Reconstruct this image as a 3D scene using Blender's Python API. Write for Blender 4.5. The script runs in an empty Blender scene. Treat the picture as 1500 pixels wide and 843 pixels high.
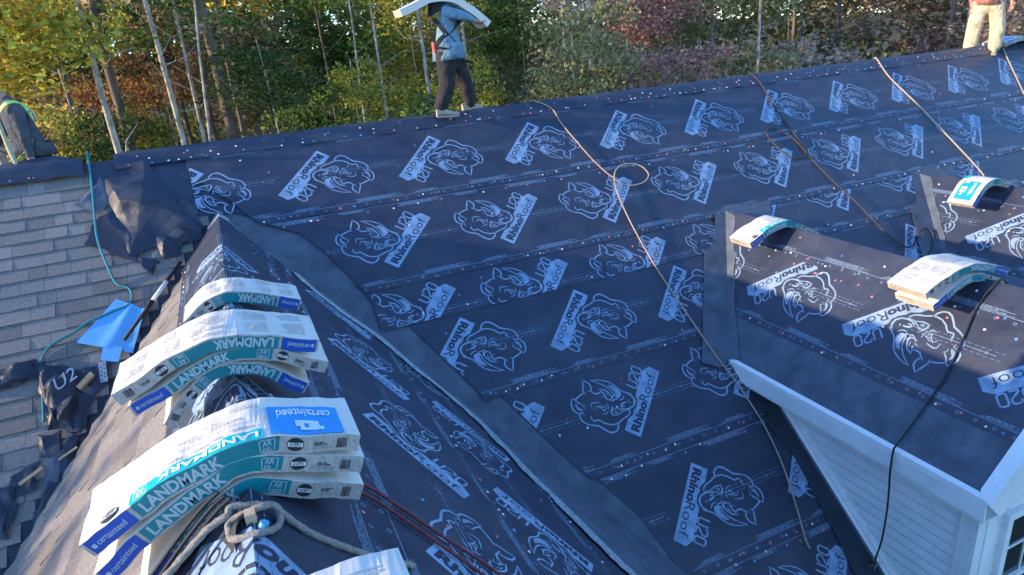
import bpy, bmesh, math, random
import numpy as np
from mathutils import Vector, Matrix, noise
random.seed(7)
rnd = random.Random(11)
scene = bpy.context.scene
COL = scene.collection

# ------------------------------------------------------------------ camera, sky, sun, exposure
CAM = np.array([0.1153, -8.6298, 0.8502]); YAW, PITCH, ROLL, FPX = 0.3891, 0.3527, -0.0881, 967.218
def cam_axes():
    cy, sy, cp, sp, cr, sr = math.cos(YAW), math.sin(YAW), math.cos(PITCH), math.sin(PITCH), math.cos(ROLL), math.sin(ROLL)
    f = np.array([sy*cp, cy*cp, -sp]); r = np.array([cy, -sy, 0.0]); u = np.cross(r, f)
    return r*cr+u*sr, u*cr-r*sr, f
CR, CU, CF = cam_axes()
cam_data = bpy.data.cameras.new("camera"); cam = bpy.data.objects.new("camera", cam_data); COL.objects.link(cam)
cam_data.sensor_width = 36.0; cam_data.lens = FPX/1500*36; cam_data.clip_start = 0.05; cam_data.clip_end = 2000
cam.matrix_world = Matrix(((CR[0], CU[0], -CF[0], CAM[0]), (CR[1], CU[1], -CF[1], CAM[1]), (CR[2], CU[2], -CF[2], CAM[2]), (0, 0, 0, 1)))
scene.camera = cam
SUN = Vector((-1.0, 0.15, 0.256)).normalized()
world = bpy.data.worlds.new("World"); scene.world = world; world.use_nodes = True
wn = world.node_tree.nodes; wl = world.node_tree.links; wn.clear()
sky = wn.new("ShaderNodeTexSky"); sky.sky_type = 'NISHITA'; sky.sun_disc = False
sky.sun_elevation = math.asin(SUN.z); sky.sun_rotation = math.atan2(SUN.x, SUN.y); sky.air_density = 1.0; sky.dust_density = 0.2; sky.ozone_density = 5.0
bg = wn.new("ShaderNodeBackground"); bg.inputs[1].default_value = 0.15
wo = wn.new("ShaderNodeOutputWorld"); wl.new(sky.outputs[0], bg.inputs[0]); wl.new(bg.outputs[0], wo.inputs[0])
sun_data = bpy.data.lights.new("sun", 'SUN'); sun_data.energy = 2.2; sun_data.angle = math.radians(0.6); sun_data.color = (1.0, 0.74, 0.46)
sun = bpy.data.objects.new("sun", sun_data); COL.objects.link(sun); sun.rotation_euler = (-SUN).to_track_quat('-Z', 'Y').to_euler(); sun.location = SUN*60
scene.view_settings.view_transform = 'Standard'; scene.view_settings.look = 'None'; scene.view_settings.gamma = 1.0
scene.view_settings.exposure = 1.9
try: scene.view_settings.use_curve_mapping = False
except Exception: pass

# ------------------------------------------------------------------ measured roof geometry (metres, main ridge along X at z = 0)
P_ = 0.6797; XA, ZA, PA = -0.0693, -0.6371, 0.782
XB, ZB, PB, WB, YB0, XW, YW = 6.0576, -1.4675, 0.7933, 1.2192, -6.2142, 5.1685, -6.0022
XC, ZC = 9.72, -1.515
GZ = -6.4
sp_, cp_ = math.sin(P_), math.cos(P_)
def ray(px, py): return CR*((px-750)/FPX)+CU*((421.5-py)/FPX)+CF
def hit(px, py, n, k):
    d = ray(px, py); n = np.array(n, float); return CAM+d*((k-n@CAM)/(n@d))
class Plane:
    """2D coords (u along course, s down the slope); u grows to the right when seen from outside"""
    def __init__(s, o, eu, es):
        s.o, s.eu, s.es = Vector(o), Vector(eu), Vector(es); s.n = s.eu.cross(-s.es).normalized()
    def P(s, u, v, h=0.0): return s.o+s.eu*u+s.es*v+s.n*h
    def px(s, x, y):
        n = np.array(s.n); q = Vector(hit(x, y, n, float(n@np.array(s.o))))-s.o
        return (q.dot(s.eu), q.dot(s.es))
    def M(s, u, v, h, flip=False):
        sg = -1 if flip else 1; e1, e2 = s.eu*sg, -s.es*sg; o = s.P(u, v, h)
        return Matrix(((e1.x, e2.x, s.n.x, o.x), (e1.y, e2.y, s.n.y, o.y), (e1.z, e2.z, s.n.z, o.z), (0, 0, 0, 1)))
MAIN = Plane((0, 0, 0), (1, 0, 0), (0, -cp_, -sp_))
BACK = Plane((0, 0, 0), (-1, 0, 0), (0, cp_, -sp_))
AR = Plane((XA, 0, ZA), (0, 1, 0), (math.cos(PA), 0, -math.sin(PA)))
AL = Plane((XA, 0, ZA), (0, -1, 0), (-math.cos(PA), 0, -math.sin(PA)))
BL = Plane((XB, 0, ZB), (0, -1, 0), (-math.cos(PB), 0, -math.sin(PB)))
BR = Plane((XB, 0, ZB), (0, 1, 0), (math.cos(PB), 0, -math.sin(PB)))
CL = Plane((XC, 0, ZC), (0, -1, 0), (-math.cos(PB), 0, -math.sin(PB)))
CRp = Plane((XC, 0, ZC), (0, 1, 0), (math.cos(PB), 0, -math.sin(PB)))

# ------------------------------------------------------------------ materials
MATS = {}
def mat(name, col, rough=0.6, spec=0.5, var=0.0, scale=8.0, bump=0.0, bscale=30.0, island=0.0, objrand=0.0, metal=0.0, transl=0.0, detail=4.0, col2=None, bdist=0.01, sheen=0.0, stretch=None):
    if name in MATS: return MATS[name]
    m = bpy.data.materials.new(name); m.use_nodes = True; N = m.node_tree.nodes; L = m.node_tree.links
    b = N["Principled BSDF"]; b.inputs["Roughness"].default_value = rough; b.inputs["Metallic"].default_value = metal
    b.inputs["Specular IOR Level"].default_value = spec
    if sheen: b.inputs["Sheen Weight"].default_value = sheen
    tc = N.new("ShaderNodeTexCoord"); src = tc.outputs["Object"]
    if stretch:
        mp = N.new("ShaderNodeMapping"); mp.inputs["Scale"].default_value = stretch; L.new(src, mp.inputs[0]); src = mp.outputs[0]
    cur = None
    rgb = N.new("ShaderNodeRGB"); rgb.outputs[0].default_value = (*col, 1); cur = rgb.outputs[0]
    if var or col2:
        nz = N.new("ShaderNodeTexNoise"); nz.inputs["Scale"].default_value = scale; nz.inputs["Detail"].default_value = detail; nz.inputs["Roughness"].default_value = 0.6
        L.new(src, nz.inputs["Vector"])
        rp = N.new("ShaderNodeValToRGB"); L.new(nz.outputs[0], rp.inputs[0])
        rp.color_ramp.elements[0].position = 0.3; rp.color_ramp.elements[1].position = 0.7
        if col2:
            rp.color_ramp.elements[0].color = (*col, 1); rp.color_ramp.elements[1].color = (*col2, 1)
        else:
            rp.color_ramp.elements[0].color = (*[c*(1-var) for c in col], 1); rp.color_ramp.elements[1].color = (*[min(1, c*(1+var)) for c in col], 1)
        cur = rp.outputs[0]
    if island or objrand:
        hs = N.new("ShaderNodeHueSaturation"); L.new(cur, hs.inputs["Color"])
        g = N.new("ShaderNodeNewGeometry"); oi = N.new("ShaderNodeObjectInfo")
        out = g.outputs["Random Per Island"] if island else oi.outputs["Random"]; a = island or objrand
        mr = N.new("ShaderNodeMapRange"); mr.inputs[3].default_value = 1-a; mr.inputs[4].default_value = 1+a; L.new(out, mr.inputs[0]); L.new(mr.outputs[0], hs.inputs["Value"])
        if island:
            m2 = N.new("ShaderNodeMath"); m2.operation = 'MULTIPLY'; m2.inputs[1].default_value = 7.31; L.new(out, m2.inputs[0])
            m3 = N.new("ShaderNodeMath"); m3.operation = 'FRACT'; L.new(m2.outputs[0], m3.inputs[0])
            m4 = N.new("ShaderNodeMapRange"); m4.inputs[3].default_value = 0.5-0.035; m4.inputs[4].default_value = 0.5+0.035; L.new(m3.outputs[0], m4.inputs[0]); L.new(m4.outputs[0], hs.inputs["Hue"])
        cur = hs.outputs[0]
    L.new(cur, b.inputs["Base Color"])
    if bump:
        nb = N.new("ShaderNodeTexNoise"); nb.inputs["Scale"].default_value = bscale; nb.inputs["Detail"].default_value = 5; L.new(src, nb.inputs["Vector"])
        bp = N.new("ShaderNodeBump"); bp.inputs["Strength"].default_value = bump; bp.inputs["Distance"].default_value = bdist; L.new(nb.outputs[0], bp.inputs["Height"]); L.new(bp.outputs[0], b.inputs["Normal"])
    if transl:
        tr = N.new("ShaderNodeBsdfTranslucent"); L.new(cur, tr.inputs[0]); mx = N.new("ShaderNodeMixShader"); mx.inputs[0].default_value = transl
        L.new(b.outputs[0], mx.inputs[1]); L.new(tr.outputs[0], mx.inputs[2]); L.new(mx.outputs[0], N["Material Output"].inputs[0])
    MATS[name] = m; return m
M_MEM = mat("underlayment", (0.031, 0.040, 0.072), rough=0.40, spec=0.5, var=0.25, scale=2.5, bump=0.55, bscale=5.0, bdist=0.02, stretch=(1, 1.6, 1.6))
M_PRINT = mat("pale_print", (0.235, 0.345, 0.50), rough=0.55, spec=0.25, var=0.30, scale=9, detail=8)
M_INK = mat("dark_print", (0.032, 0.042, 0.08), rough=0.5, spec=0.3)
M_FINE = mat("fine_print", (0.22, 0.32, 0.47), rough=0.55, spec=0.3, var=0.5, scale=60)
M_RING = mat("nail_mark_print", (0.19, 0.26, 0.38), rough=0.6)
M_GRAN = mat("granulated_membrane", (0.105, 0.128, 0.168), rough=0.9, spec=0.15, var=0.28, scale=4.5, bump=0.5, bscale=220, bdist=0.003, detail=8)
M_GRAND = mat("dark_granulated_membrane", (0.042, 0.048, 0.066), rough=0.85, spec=0.2, var=0.25, scale=5, bump=.4, bscale=200, bdist=.003)
M_SMEAR = mat("smeared_membrane_edge", (0.30, 0.36, 0.40), rough=0.9, spec=0.1, var=0.5, scale=26, stretch=(1, 1, 1))
M_SHG = mat("old_asphalt_shingle", (0.130, 0.122, 0.120), rough=0.95, spec=0.15, col2=(0.290, 0.270, 0.258), scale=75, detail=8, objrand=0.20, bump=0.45, bscale=160, bdist=0.004)
M_SHGB = mat("shingle_underside", (0.03, 0.03, 0.032), rough=0.95, spec=0.1)
M_WOOD = mat("roof_deck_wood", (0.23, 0.16, 0.10), rough=0.85, var=0.3, scale=5)
M_WHITE = mat("white_trim", (0.88, 0.88, 0.88), rough=0.4, spec=0.4, var=0.05, scale=6)
M_SIDING = mat("vinyl_siding", (0.80, 0.82, 0.82), rough=0.5, spec=0.3, var=0.10, scale=3, bump=0.1, bscale=80)
M_CAPW = mat("white_cap_plastic", (0.80, 0.80, 0.78), rough=0.5); M_CAPR = mat("red_cap_plastic", (0.62, 0.16, 0.16), rough=0.5, island=0.3)
M_CAPB = mat("blue_cap_plastic", (0.10, 0.32, 0.66), rough=0.5, island=0.3)
M_PAPER = mat("bundle_wrapper", (0.74, 0.70, 0.64), rough=0.55, spec=0.3, var=0.07, scale=9, bump=0.25, bscale=14, bdist=0.01)
M_FOIL = mat("clear_wrap_over_shingles", (0.40, 0.38, 0.36), rough=0.35, spec=0.6, var=0.3, scale=30, bump=0.5, bscale=60, bdist=0.004, stretch=(3, 1, 1))
M_EDGE = mat("shingle_pack_edge", (0.62, 0.54, 0.44), rough=0.85, var=0.35, scale=30, bump=0.6, bscale=60, stretch=(1, 1, 6))
M_EDGEL = mat("shingle_layer_line", (0.10, 0.095, 0.09), rough=0.9)
M_TEAL = mat("teal_wrapper_band", (0.0, 0.19, 0.23), rough=0.38, spec=0.5, var=0.12, scale=16, bump=0.3, bscale=30, bdist=0.004)
M_BLUE = mat("blue_wrapper_band", (0.008, 0.075, 0.40), rough=0.38, spec=0.5, var=0.12, scale=16, bump=0.3, bscale=30, bdist=0.004)
M_SKYB = mat("bright_blue_panel", (0.01, 0.32, 0.74), rough=0.4, spec=0.4, var=0.05, scale=10)
M_LET = mat("white_lettering", (0.74, 0.78, 0.80), rough=0.5)
M_LETF = mat("side_lettering", (0.38, 0.48, 0.52), rough=0.45)
M_GTXT = mat("grey_wrapper_text", (0.25, 0.25, 0.26), rough=0.6)
M_GTXTL = mat("light_grey_wrapper_text", (0.52, 0.50, 0.48), rough=0.6)
M_BLACK = mat("black_print", (0.02, 0.02, 0.025), rough=0.5)

def weather_membrane(m):
    """long wrinkles and faint dusty scuffs"""
    N, L = m.node_tree.nodes, m.node_tree.links; b = N["Principled BSDF"]; tc = N.new("ShaderNodeTexCoord")
    mp = N.new("ShaderNodeMapping"); mp.inputs["Scale"].default_value = (1.0, 2.2, 2.2); mp.inputs["Rotation"].default_value = (0, 0, .35); L.new(tc.outputs["Object"], mp.inputs[0])
    rg = N.new("ShaderNodeTexNoise"); rg.noise_type = 'RIDGED_MULTIFRACTAL'; rg.inputs["Scale"].default_value = 1.5; rg.inputs["Detail"].default_value = 4; L.new(mp.outputs[0], rg.inputs["Vector"])
    bp = N.new("ShaderNodeBump"); bp.inputs["Strength"].default_value = .7; bp.inputs["Distance"].default_value = .03; L.new(rg.outputs[0], bp.inputs["Height"])
    old = b.inputs["Normal"].links[0].from_socket; L.new(old, bp.inputs["Normal"]); L.new(bp.outputs[0], b.inputs["Normal"])
    dn = N.new("ShaderNodeTexNoise"); dn.inputs["Scale"].default_value = 1.1; dn.inputs["Detail"].default_value = 9; dn.inputs["Roughness"].default_value = .72; L.new(tc.outputs["Object"], dn.inputs["Vector"])
    rp = N.new("ShaderNodeValToRGB"); rp.color_ramp.elements[0].position = .50; rp.color_ramp.elements[1].position = .78; L.new(dn.outputs[0], rp.inputs[0])
    mx = N.new("ShaderNodeMix"); mx.data_type = 'RGBA'; mx.inputs["B"].default_value = (.10, .105, .12, 1); mu = N.new("ShaderNodeMath"); mu.operation = 'MULTIPLY'; mu.inputs[1].default_value = .45; L.new(rp.outputs[0], mu.inputs[0]); L.new(mu.outputs[0], mx.inputs["Factor"])
    L.new(b.inputs["Base Color"].links[0].from_socket, mx.inputs["A"]); L.new(mx.outputs["Result"], b.inputs["Base Color"])
    mr = N.new("ShaderNodeMapRange"); mr.inputs[3].default_value = .34; mr.inputs[4].default_value = .6; L.new(dn.outputs[0], mr.inputs[0]); L.new(mr.outputs[0], b.inputs["Roughness"])
weather_membrane(M_MEM)
# ------------------------------------------------------------------ object helpers
def link(o): COL.objects.link(o); return o
def empty(name, loc, label=None, cat=None, group=None):
    o = bpy.data.objects.new(name, None); o.location = loc; o.empty_display_size = 0.1; link(o)
    tag(o, label, cat, group); return o
def tag(o, label=None, cat=None, group=None, kind=None):
    if label: o["label"] = label
    if cat: o["category"] = cat
    if group: o["group"] = group
    if kind: o["kind"] = kind
    return o
def parent(o, p):
    if p is not None:
        o.parent = p
        if p.type == 'EMPTY': o.matrix_parent_inverse = Matrix.Translation(-Vector(p.location))
    return o
def mesh(name, vs, fs, m, smooth=False, mi=None):
    me = bpy.data.meshes.new(name); me.from_pydata([tuple(v) for v in vs], [], fs)
    for x in (m if isinstance(m, (list, tuple)) else [m]): me.materials.append(x)
    if mi: me.polygons.foreach_set("material_index", mi)
    if smooth: me.polygons.foreach_set("use_smooth", [True]*len(me.polygons))
    me.update(); return me
def obj(name, vs, fs, m, par=None, smooth=False, mi=None):
    return parent(link(bpy.data.objects.new(name, mesh(name, vs, fs, m, smooth, mi))), par)
class MB:
    def __init__(s): s.v = []; s.f = []
    def add(s, vs, fs):
        k = len(s.v); s.v += [Vector(v) for v in vs]; s.f += [tuple(i+k for i in f) for f in fs]
    def quad(s, a, b, c, d): s.add([a, b, c, d], [(0, 1, 2, 3)])
    def hexa(s, b, t):
        s.add(list(b)+list(t), [(3, 2, 1, 0), (4, 5, 6, 7), (0, 1, 5, 4), (1, 2, 6, 5), (2, 3, 7, 6), (3, 0, 4, 7)])
    def box(s, c, sx, sy, sz, R=None):
        c = Vector(c); pts = [Vector((x*sx/2, y*sy/2, z*sz/2)) for z in (-1, 1) for x, y in ((-1, -1), (1, -1), (1, 1), (-1, 1))]
        if R is not None: pts = [R @ p for p in pts]
        pts = [c+p for p in pts]; s.hexa(pts[:4], pts[4:])
    def slab(s, pts, P, h0, h1):
        n = len(pts); a = [P(u, v, h0) for u, v in pts]; b = [P(u, v, h1) for u, v in pts]
        s.add(a+b, [tuple(range(n))[::-1], tuple(range(n, 2*n))]+[(i, (i+1) % n, n+(i+1) % n, n+i) for i in range(n)])
    def tube(s, pts, rad, n=8, twist=0.0, amp=0.0, cap=True, strands=2):
        pts = [Vector(p) for p in pts]; rads = rad if isinstance(rad, (list, tuple)) else [rad]*len(pts); rings = []; up = None; ln = 0.0
        for i, p in enumerate(pts):
            t = (pts[min(i+1, len(pts)-1)]-pts[max(i-1, 0)]).normalized()
            if up is None: up = Vector((0, 0, 1)) if abs(t.z) < 0.9 else Vector((1, 0, 0))
            x = t.cross(up).normalized(); y = x.cross(t).normalized(); up = y
            if i: ln += (p-pts[i-1]).length
            r = rads[i]; rings.append([p+(x*math.cos(a)+y*math.sin(a))*(r*(1+amp*math.cos(strands*a+twist*ln))) for a in [2*math.pi*k/n for k in range(n)]])
        k0 = len(s.v); s.v += [q for rg in rings for q in rg]
        for i in range(len(pts)-1):
            for k in range(n): a = k0+i*n+k; b = k0+i*n+(k+1) % n; s.f.append((a, b, b+n, a+n))
        if cap: s.f.append(tuple(k0+k for k in range(n))[::-1]); s.f.append(tuple(k0+(len(pts)-1)*n+k for k in range(n)))
    def build(s, name, m, par=None, smooth=False): return obj(name, s.v, s.f, m, par, smooth)
def spline(pts, n=6):
    P = [Vector(p) for p in pts]; out = []
    for i in range(len(P)-1):
        p0, p1, p2, p3 = P[max(i-1, 0)], P[i], P[i+1], P[min(i+2, len(P)-1)]
        for k in range(n):
            t = k/n; out.append(0.5*((2*p1)+(p2-p0)*t+(2*p0-5*p1+4*p2-p3)*t*t+(3*p1-p0-3*p2+p3)*t**3))
    return out+[P[-1]]
def ribbon(pts, w, closed=False):
    """flat 2D stroke with rounded joints -> verts2D, quads"""
    p = [np.array(q, float) for q in pts]; n = len(p); L = []; R = []
    for i in range(n):
        a = p[i-1] if (i or closed) else p[i]; b = p[(i+1) % n] if (i < n-1 or closed) else p[i]
        t = b-a; t = t/(np.linalg.norm(t)+1e-9); nn = np.array([-t[1], t[0]]); ww = w[i] if isinstance(w, (list, tuple)) else w
        L.append(p[i]+nn*ww/2); R.append(p[i]-nn*ww/2)
    m = n if closed else n-1
    return L+R, [(i, (i+1) % n, n+(i+1) % n, n+i) for i in range(m)]
_txt = {}
def text2d(s, bold=0.0, shear=0.0):
    k = (s, bold, shear)
    if k in _txt: return _txt[k]
    cu = bpy.data.curves.new("t", 'FONT'); cu.body = s; cu.resolution_u = 2; cu.offset = bold; cu.shear = shear; cu.fill_mode = 'FRONT'
    ob = link(bpy.data.objects.new("t", cu)); dg = bpy.context.evaluated_depsgraph_get(); me = bpy.data.meshes.new_from_object(ob.evaluated_get(dg))
    v = np.array([tuple(x.co)[:2] for x in me.vertices]); f = [tuple(q.vertices) for q in me.polygons]
    lo, hi = v.min(0), v.max(0); v = (v-lo)/(hi-lo)
    bpy.data.objects.remove(ob); bpy.data.curves.remove(cu); bpy.data.meshes.remove(me)
    _txt[k] = (v, f, (hi-lo)); return _txt[k]
def fbm(x, y, z=0.0): return noise.fractal(Vector((x, y, z)), 0.8, 2.0, 4)

# ------------------------------------------------------------------ the printed logo, drawn flat in metres: (dx, -ds) from the outer start corner of its banner
def lz(a, b): return MAIN.px(975+a/6.02, 670+b/6.02)
R0 = lz(222, 50)
def lp(a, b): q = lz(a, b); return (q[0]-R0[0], -(q[1]-R0[1]))
K = 0.00145
strokes = [
 ([(428,182),(421,140),(432,105),(460,88),(500,95),(545,120),(590,148),(640,152),(690,162),(730,185),(755,215),(765,250)],12,0),
 ([(330,300),(335,265),(350,245),(390,215),(420,182),(450,165),(490,160),(540,172),(580,195),(600,205),(635,188),(655,205),(668,232)],10,0),
 ([(425,325),(380,312),(340,320),(305,345),(292,385),(305,425),(335,460),(375,482),(410,492),(450,518)],[8,11,12,13,13,13,12,11,10,8],0),
 ([(372,385),(392,378),(412,362),(418,348),(405,337),(380,345)],[8,12,14,13,12,6],0),
 ([(345,385),(362,405)],7,0),([(325,470),(358,482),(345,452)],6,0),
 ([(332,312),(395,292),(430,262),(470,250),(488,268),(497,310),(492,345)],[5,6,8,8,8,9,4],0),
 ([(395,300),(440,312),(478,322),(488,300)],8,0),([(440,290),(455,272),(470,282),(460,298)],6,0),([(480,240),(498,275),(500,300)],4,0),
 ([(522,300),(530,335),(546,365)],[4,8,4],0),([(525,285),(543,262),(566,258)],[8,7,4],0),
 ([(540,312),(565,298),(590,318),(572,335),(545,332)],8,0),([(590,320),(628,338),(632,298)],[8,7,4],0),([(555,285),(575,300)],6,0),([(585,345),(610,340)],5,0),
 ([(608,372),(640,370),(672,366),(684,350),(664,303)],[4,7,9,8,4],0),
 ([(450,518),(500,560),(550,590),(610,605),(670,606),(720,596)],[8,9,8,8,7,3],0),
 ([(720,596),(660,580),(600,556),(545,522),(505,482),(478,440),(455,422)],[3,8,8,8,8,9,8],0),
 ([(425,440),(445,425),(468,440),(480,470),(500,500),(530,528),(560,552),(520,556),(480,530),(440,500),(424,470)],0,1),
 ([(505,418),(528,402),(552,412),(568,440),(600,480),(634,512),(580,505),(540,478),(512,446),(505,418)],9,0),
 ([(530,430),(560,470),(590,492),(550,470)],0,1),
 ([(398,455),(400,428),(415,408),(442,403)],[3,8,8,3],0),([(470,412),(490,394),(520,394)],[3,9,3],0),([(450,418),(478,405),(500,415),(500,450)],7,0),
 ([(553,398),(560,430),(606,435)],[3,9,3],0),([(560,430),(575,452),(580,472)],[9,7,3],0),
 ([(604,490),(630,466),(660,460),(690,476),(728,492)],[6,10,10,9,5],0),
 ([(700,488),(706,530),(730,565),(765,586),(792,601),(781,540),(770,480),(745,450)],[9,11,11,9,6,9,10,4],0),
 ([(752,468),(790,440),(818,402),(826,384)],[7,10,10,8],0),
 ([(735,270),(780,258),(820,285),(846,325),(857,370),(851,402),(820,386),(790,362),(755,345),(733,328)],[7,11,12,11,10,8,10,8,7,4],0),
 ([(738,285),(775,283),(800,308),(818,342),(812,362),(795,325),(765,308)],0,1),([(722,238),(740,266),(768,254)],[4,9,8],0),([(735,345),(745,322),(730,300)],5,0)]
LOGO_V = []; LOGO_F = []; LOGO_M = []
def logo_add(v, f, m):
    k = len(LOGO_V); LOGO_V.extend((float(a[0]), float(a[1]), 0.0012*m) for a in v); LOGO_F.extend(tuple(i+k for i in q) for q in f); LOGO_M.extend([m]*len(f))
for pts, w, fill in strokes:
    q = [lp(*a) for a in pts]
    if fill: logo_add(q, [tuple(range(len(q)))], 0)
    else:
        cl = pts[0] == pts[-1]
        if cl: q = q[:-1]
        W = [x*K for x in w] if isinstance(w, list) else w*K
        if cl and isinstance(W, list): W = W[:-1]
        logo_add(*ribbon(q, W, cl), 0)
ban = [lp(*a) for a in [(222,50),(365,112),(344,215),(318,245),(300,262),(296,305),(274,345),(268,395),(280,430),(292,455),(232,745),(175,788),(65,735)]]
logo_add(ban, [tuple(range(len(ban)))], 0)
A0 = np.array(lp(222,50)); A1 = np.array(lp(65,735)); ex = (A1-A0)/np.linalg.norm(A1-A0); ey = np.array([-ex[1], ex[0]])
if ey @ (np.array(lp(365,112))-A0) < 0: ey = -ey
def on_banner(s, bold, u0, u1, v0, v1):
    v, f, _ = text2d(s, bold); logo_add([A0+ex*(u0+(u1-u0)*a)+ey*(v0+(v1-v0)*b) for a, b in v], f, 1)
BL_ = float(np.linalg.norm(A1-A0)); BWd = float(ey @ (np.array(lp(365,112))-A0))
on_banner("Rhino", 0.045, 0.035, 0.40, 0.028, 0.122); on_banner("Roof", -0.006, 0.405, 0.755, 0.028, 0.130)
for k, ch in enumerate("U20"):      # condensed outlined digits above the banner end
    u0 = 0.505+k*0.092; v0 = BWd+0.012; w, h = 0.066, 0.115
    S = {"U": [(0,1),(0,.15),(.2,0),(.8,0),(1,.15),(1,1)], "2": [(0,.75),(0,.88),(.2,1),(.8,1),(1,.86),(1,.62),(0,.12),(0,0),(1,0)], "0": [(0,.15),(.2,0),(.8,0),(1,.15),(1,.85),(.8,1),(.2,1),(0,.85)]}[ch]
    logo_add(*ribbon([A0+ex*(u0+a*w)+ey*(v0+b*h) for a, b in S], 0.017, ch == "0"), 0)
LOGO_ME = mesh("printed_logo", LOGO_V, LOGO_F, [M_PRINT, M_INK], mi=LOGO_M)
_lv = np.array(LOGO_V); LB = (_lv[:, 0].min(), _lv[:, 0].max(), _lv[:, 1].min(), _lv[:, 1].max())
def place_logo(pl, u, v, h, par, flip=False, clips=()):
    """clips: half-planes (nu, nv, c) keeping nu*u+nv*s <= c in sheet coordinates"""
    me = LOGO_ME; sg = -1 if flip else 1
    loc = [(nu*sg, -nv*sg, c-nu*u-nv*v) for nu, nv, c in clips]
    cut = False
    for a, b, c in loc:
        ext = [a*x+b*y-c for x in LB[:2] for y in LB[2:]]
        if min(ext) > 0: return None
        if max(ext) > 0: cut = True
    if cut:
        bm = bmesh.new(); bm.from_mesh(LOGO_ME)
        for a, b, c in loc:
            n = Vector((a, b, 0)); l2 = n.length_squared
            bmesh.ops.bisect_plane(bm, geom=bm.verts[:]+bm.edges[:]+bm.faces[:], plane_co=n*(c/l2), plane_no=n, clear_outer=True)
        me = bpy.data.meshes.new("printed_logo"); bm.to_mesh(me); bm.free()
        for x in (M_PRINT, M_INK): me.materials.append(x)
        if not me.polygons: return None
    o = link(bpy.data.objects.new("printed_logo", me)); parent(o, par)
    mw = pl.M(u, v, h, flip)
    o.matrix_basis = mw
    return o

# ------------------------------------------------------------------ house
house = empty("house", (4.0, -3.0, GZ), "pale sided house whose gabled roof is half stripped and covered in dark printed underlayment", "house")
XL, XR, SEAVE = -9.0, 19.0, 7.6
def deck(name, pl, pts, h0=-0.05, h1=0.0): b = MB(); b.slab(pts, pl.P, h0, h1); return b.build(name, M_WOOD, house)
deck("roof_deck", MAIN, [(XL, 0.0), (XR, 0.0), (XR, SEAVE), (XL, SEAVE)], -0.06, -0.004)
deck("roof_deck", BACK, [(-XR, 0.0), (-XL, 0.0), (-XL, SEAVE), (-XR, SEAVE)], -0.06, 0.0)
yA = ZA/math.tan(P_); YN = -12.5
def a_val(r): return (ZA-r*math.sin(PA))/math.tan(P_)     # y of the valley at slope distance r
RA = 5.2
deck("roof_deck", AR, [(YN, 0), (yA, 0), (a_val(RA), RA), (YN, RA)], -0.06, -0.004)
deck("roof_deck", AL, [(-yA, 0), (-YN, 0), (-YN, RA), (-a_val(RA), RA)], -0.06, -0.004)
# outer walls
def wall_box(name, x0, x1, y0, y1, z0, z1, m): b = MB(); b.box(((x0+x1)/2, (y0+y1)/2, (z0+z1)/2), x1-x0, y1-y0, z1-z0); return b.build(name, m, house)
ze = -SEAVE*sp_; ye = SEAVE*cp_
wall_box("front_wall", XL+0.4, XR-0.4, -ye+0.35, -ye+0.55, GZ-0.1, ze+0.2, M_SIDING)
wall_box("rear_wall", XL+0.4, XR-0.4, ye-0.55, ye-0.35, GZ-0.1, ze+0.2, M_SIDING)
for x in (XL+0.3, XR-0.4):
    b = MB(); pr = [(-ye+0.4, GZ-0.1), (ye-0.4, GZ-0.1), (ye-0.4, ze+0.2), (0, -0.12), (-ye+0.4, ze+0.2)]
    b.add([(x, y, z) for y, z in pr]+[(x+0.1, y, z) for y, z in pr], [(4, 3, 2, 1, 0), (5, 6, 7, 8, 9)]+[(i, (i+1) % 5, 5+(i+1) % 5, 5+i) for i in range(5)]); b.build("gable_wall", M_SIDING, house)
hw = RA*math.cos(PA)-0.4
wall_box("wing_wall", XA-hw, XA-hw+0.1, YN+0.5, -ye+0.3, GZ-0.1, ZA-RA*math.sin(PA)+0.25, M_SIDING)
wall_box("wing_wall", XA+hw-0.1, XA+hw, YN+0.5, -ye+0.3, GZ-0.1, ZA-RA*math.sin(PA)+0.25, M_SIDING)
b = MB(); zz = ZA-RA*math.sin(PA)+0.2; pr = [(XA-hw, GZ-0.1), (XA+hw, GZ-0.1), (XA+hw, zz), (XA, ZA-0.15), (XA-hw, zz)]
b.add([(x, YN+0.5, z) for x, z in pr]+[(x, YN+0.6, z) for x, z in pr], [(0, 1, 2, 3, 4), (9, 8, 7, 6, 5)]+[(i, 5+i, 5+(i+1) % 5, (i+1) % 5) for i in range(5)]); b.build("gable_wall", M_SIDING, house)

# ---- underlayment sheets, prints and cap nails
CAPS = {"w": MB(), "r": MB(), "b": MB()}
def cap_at(pl, u, v, h, c=None):
    c = c or rnd.choice("wwwrrrrbbb"); b = CAPS[c]; n = 7; r = 0.0125*rnd.uniform(0.9, 1.1); tilt = rnd.uniform(-0.15, 0.15)
    vs = [pl.P(u+r*math.cos(a), v+r*math.sin(a), h+0.001) for a in [2*math.pi*k/n for k in range(n)]]
    vs += [pl.P(u+.62*r*math.cos(a), v+.62*r*math.sin(a), h+0.0045+tilt*0.008*math.cos(a)) for a in [2*math.pi*k/n for k in range(n)]]
    if pl is AR or pl is BR or pl is MAIN or True: fs = [tuple(range(n, 2*n))[::-1]]+[(k, n+k, n+(k+1) % n, (k+1) % n) for k in range(n)]
    b.add(vs, [f[::-1] for f in fs])
def inside(poly, u, v):
    c = False; n = len(poly)
    for i in range(n):
        (x1, y1), (x2, y2) = poly[i], poly[(i+1) % n]
        if (y1 > v) != (y2 > v) and u < (x2-x1)*(v-y1)/(y2-y1)+x1: c = not c
    return c
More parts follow.
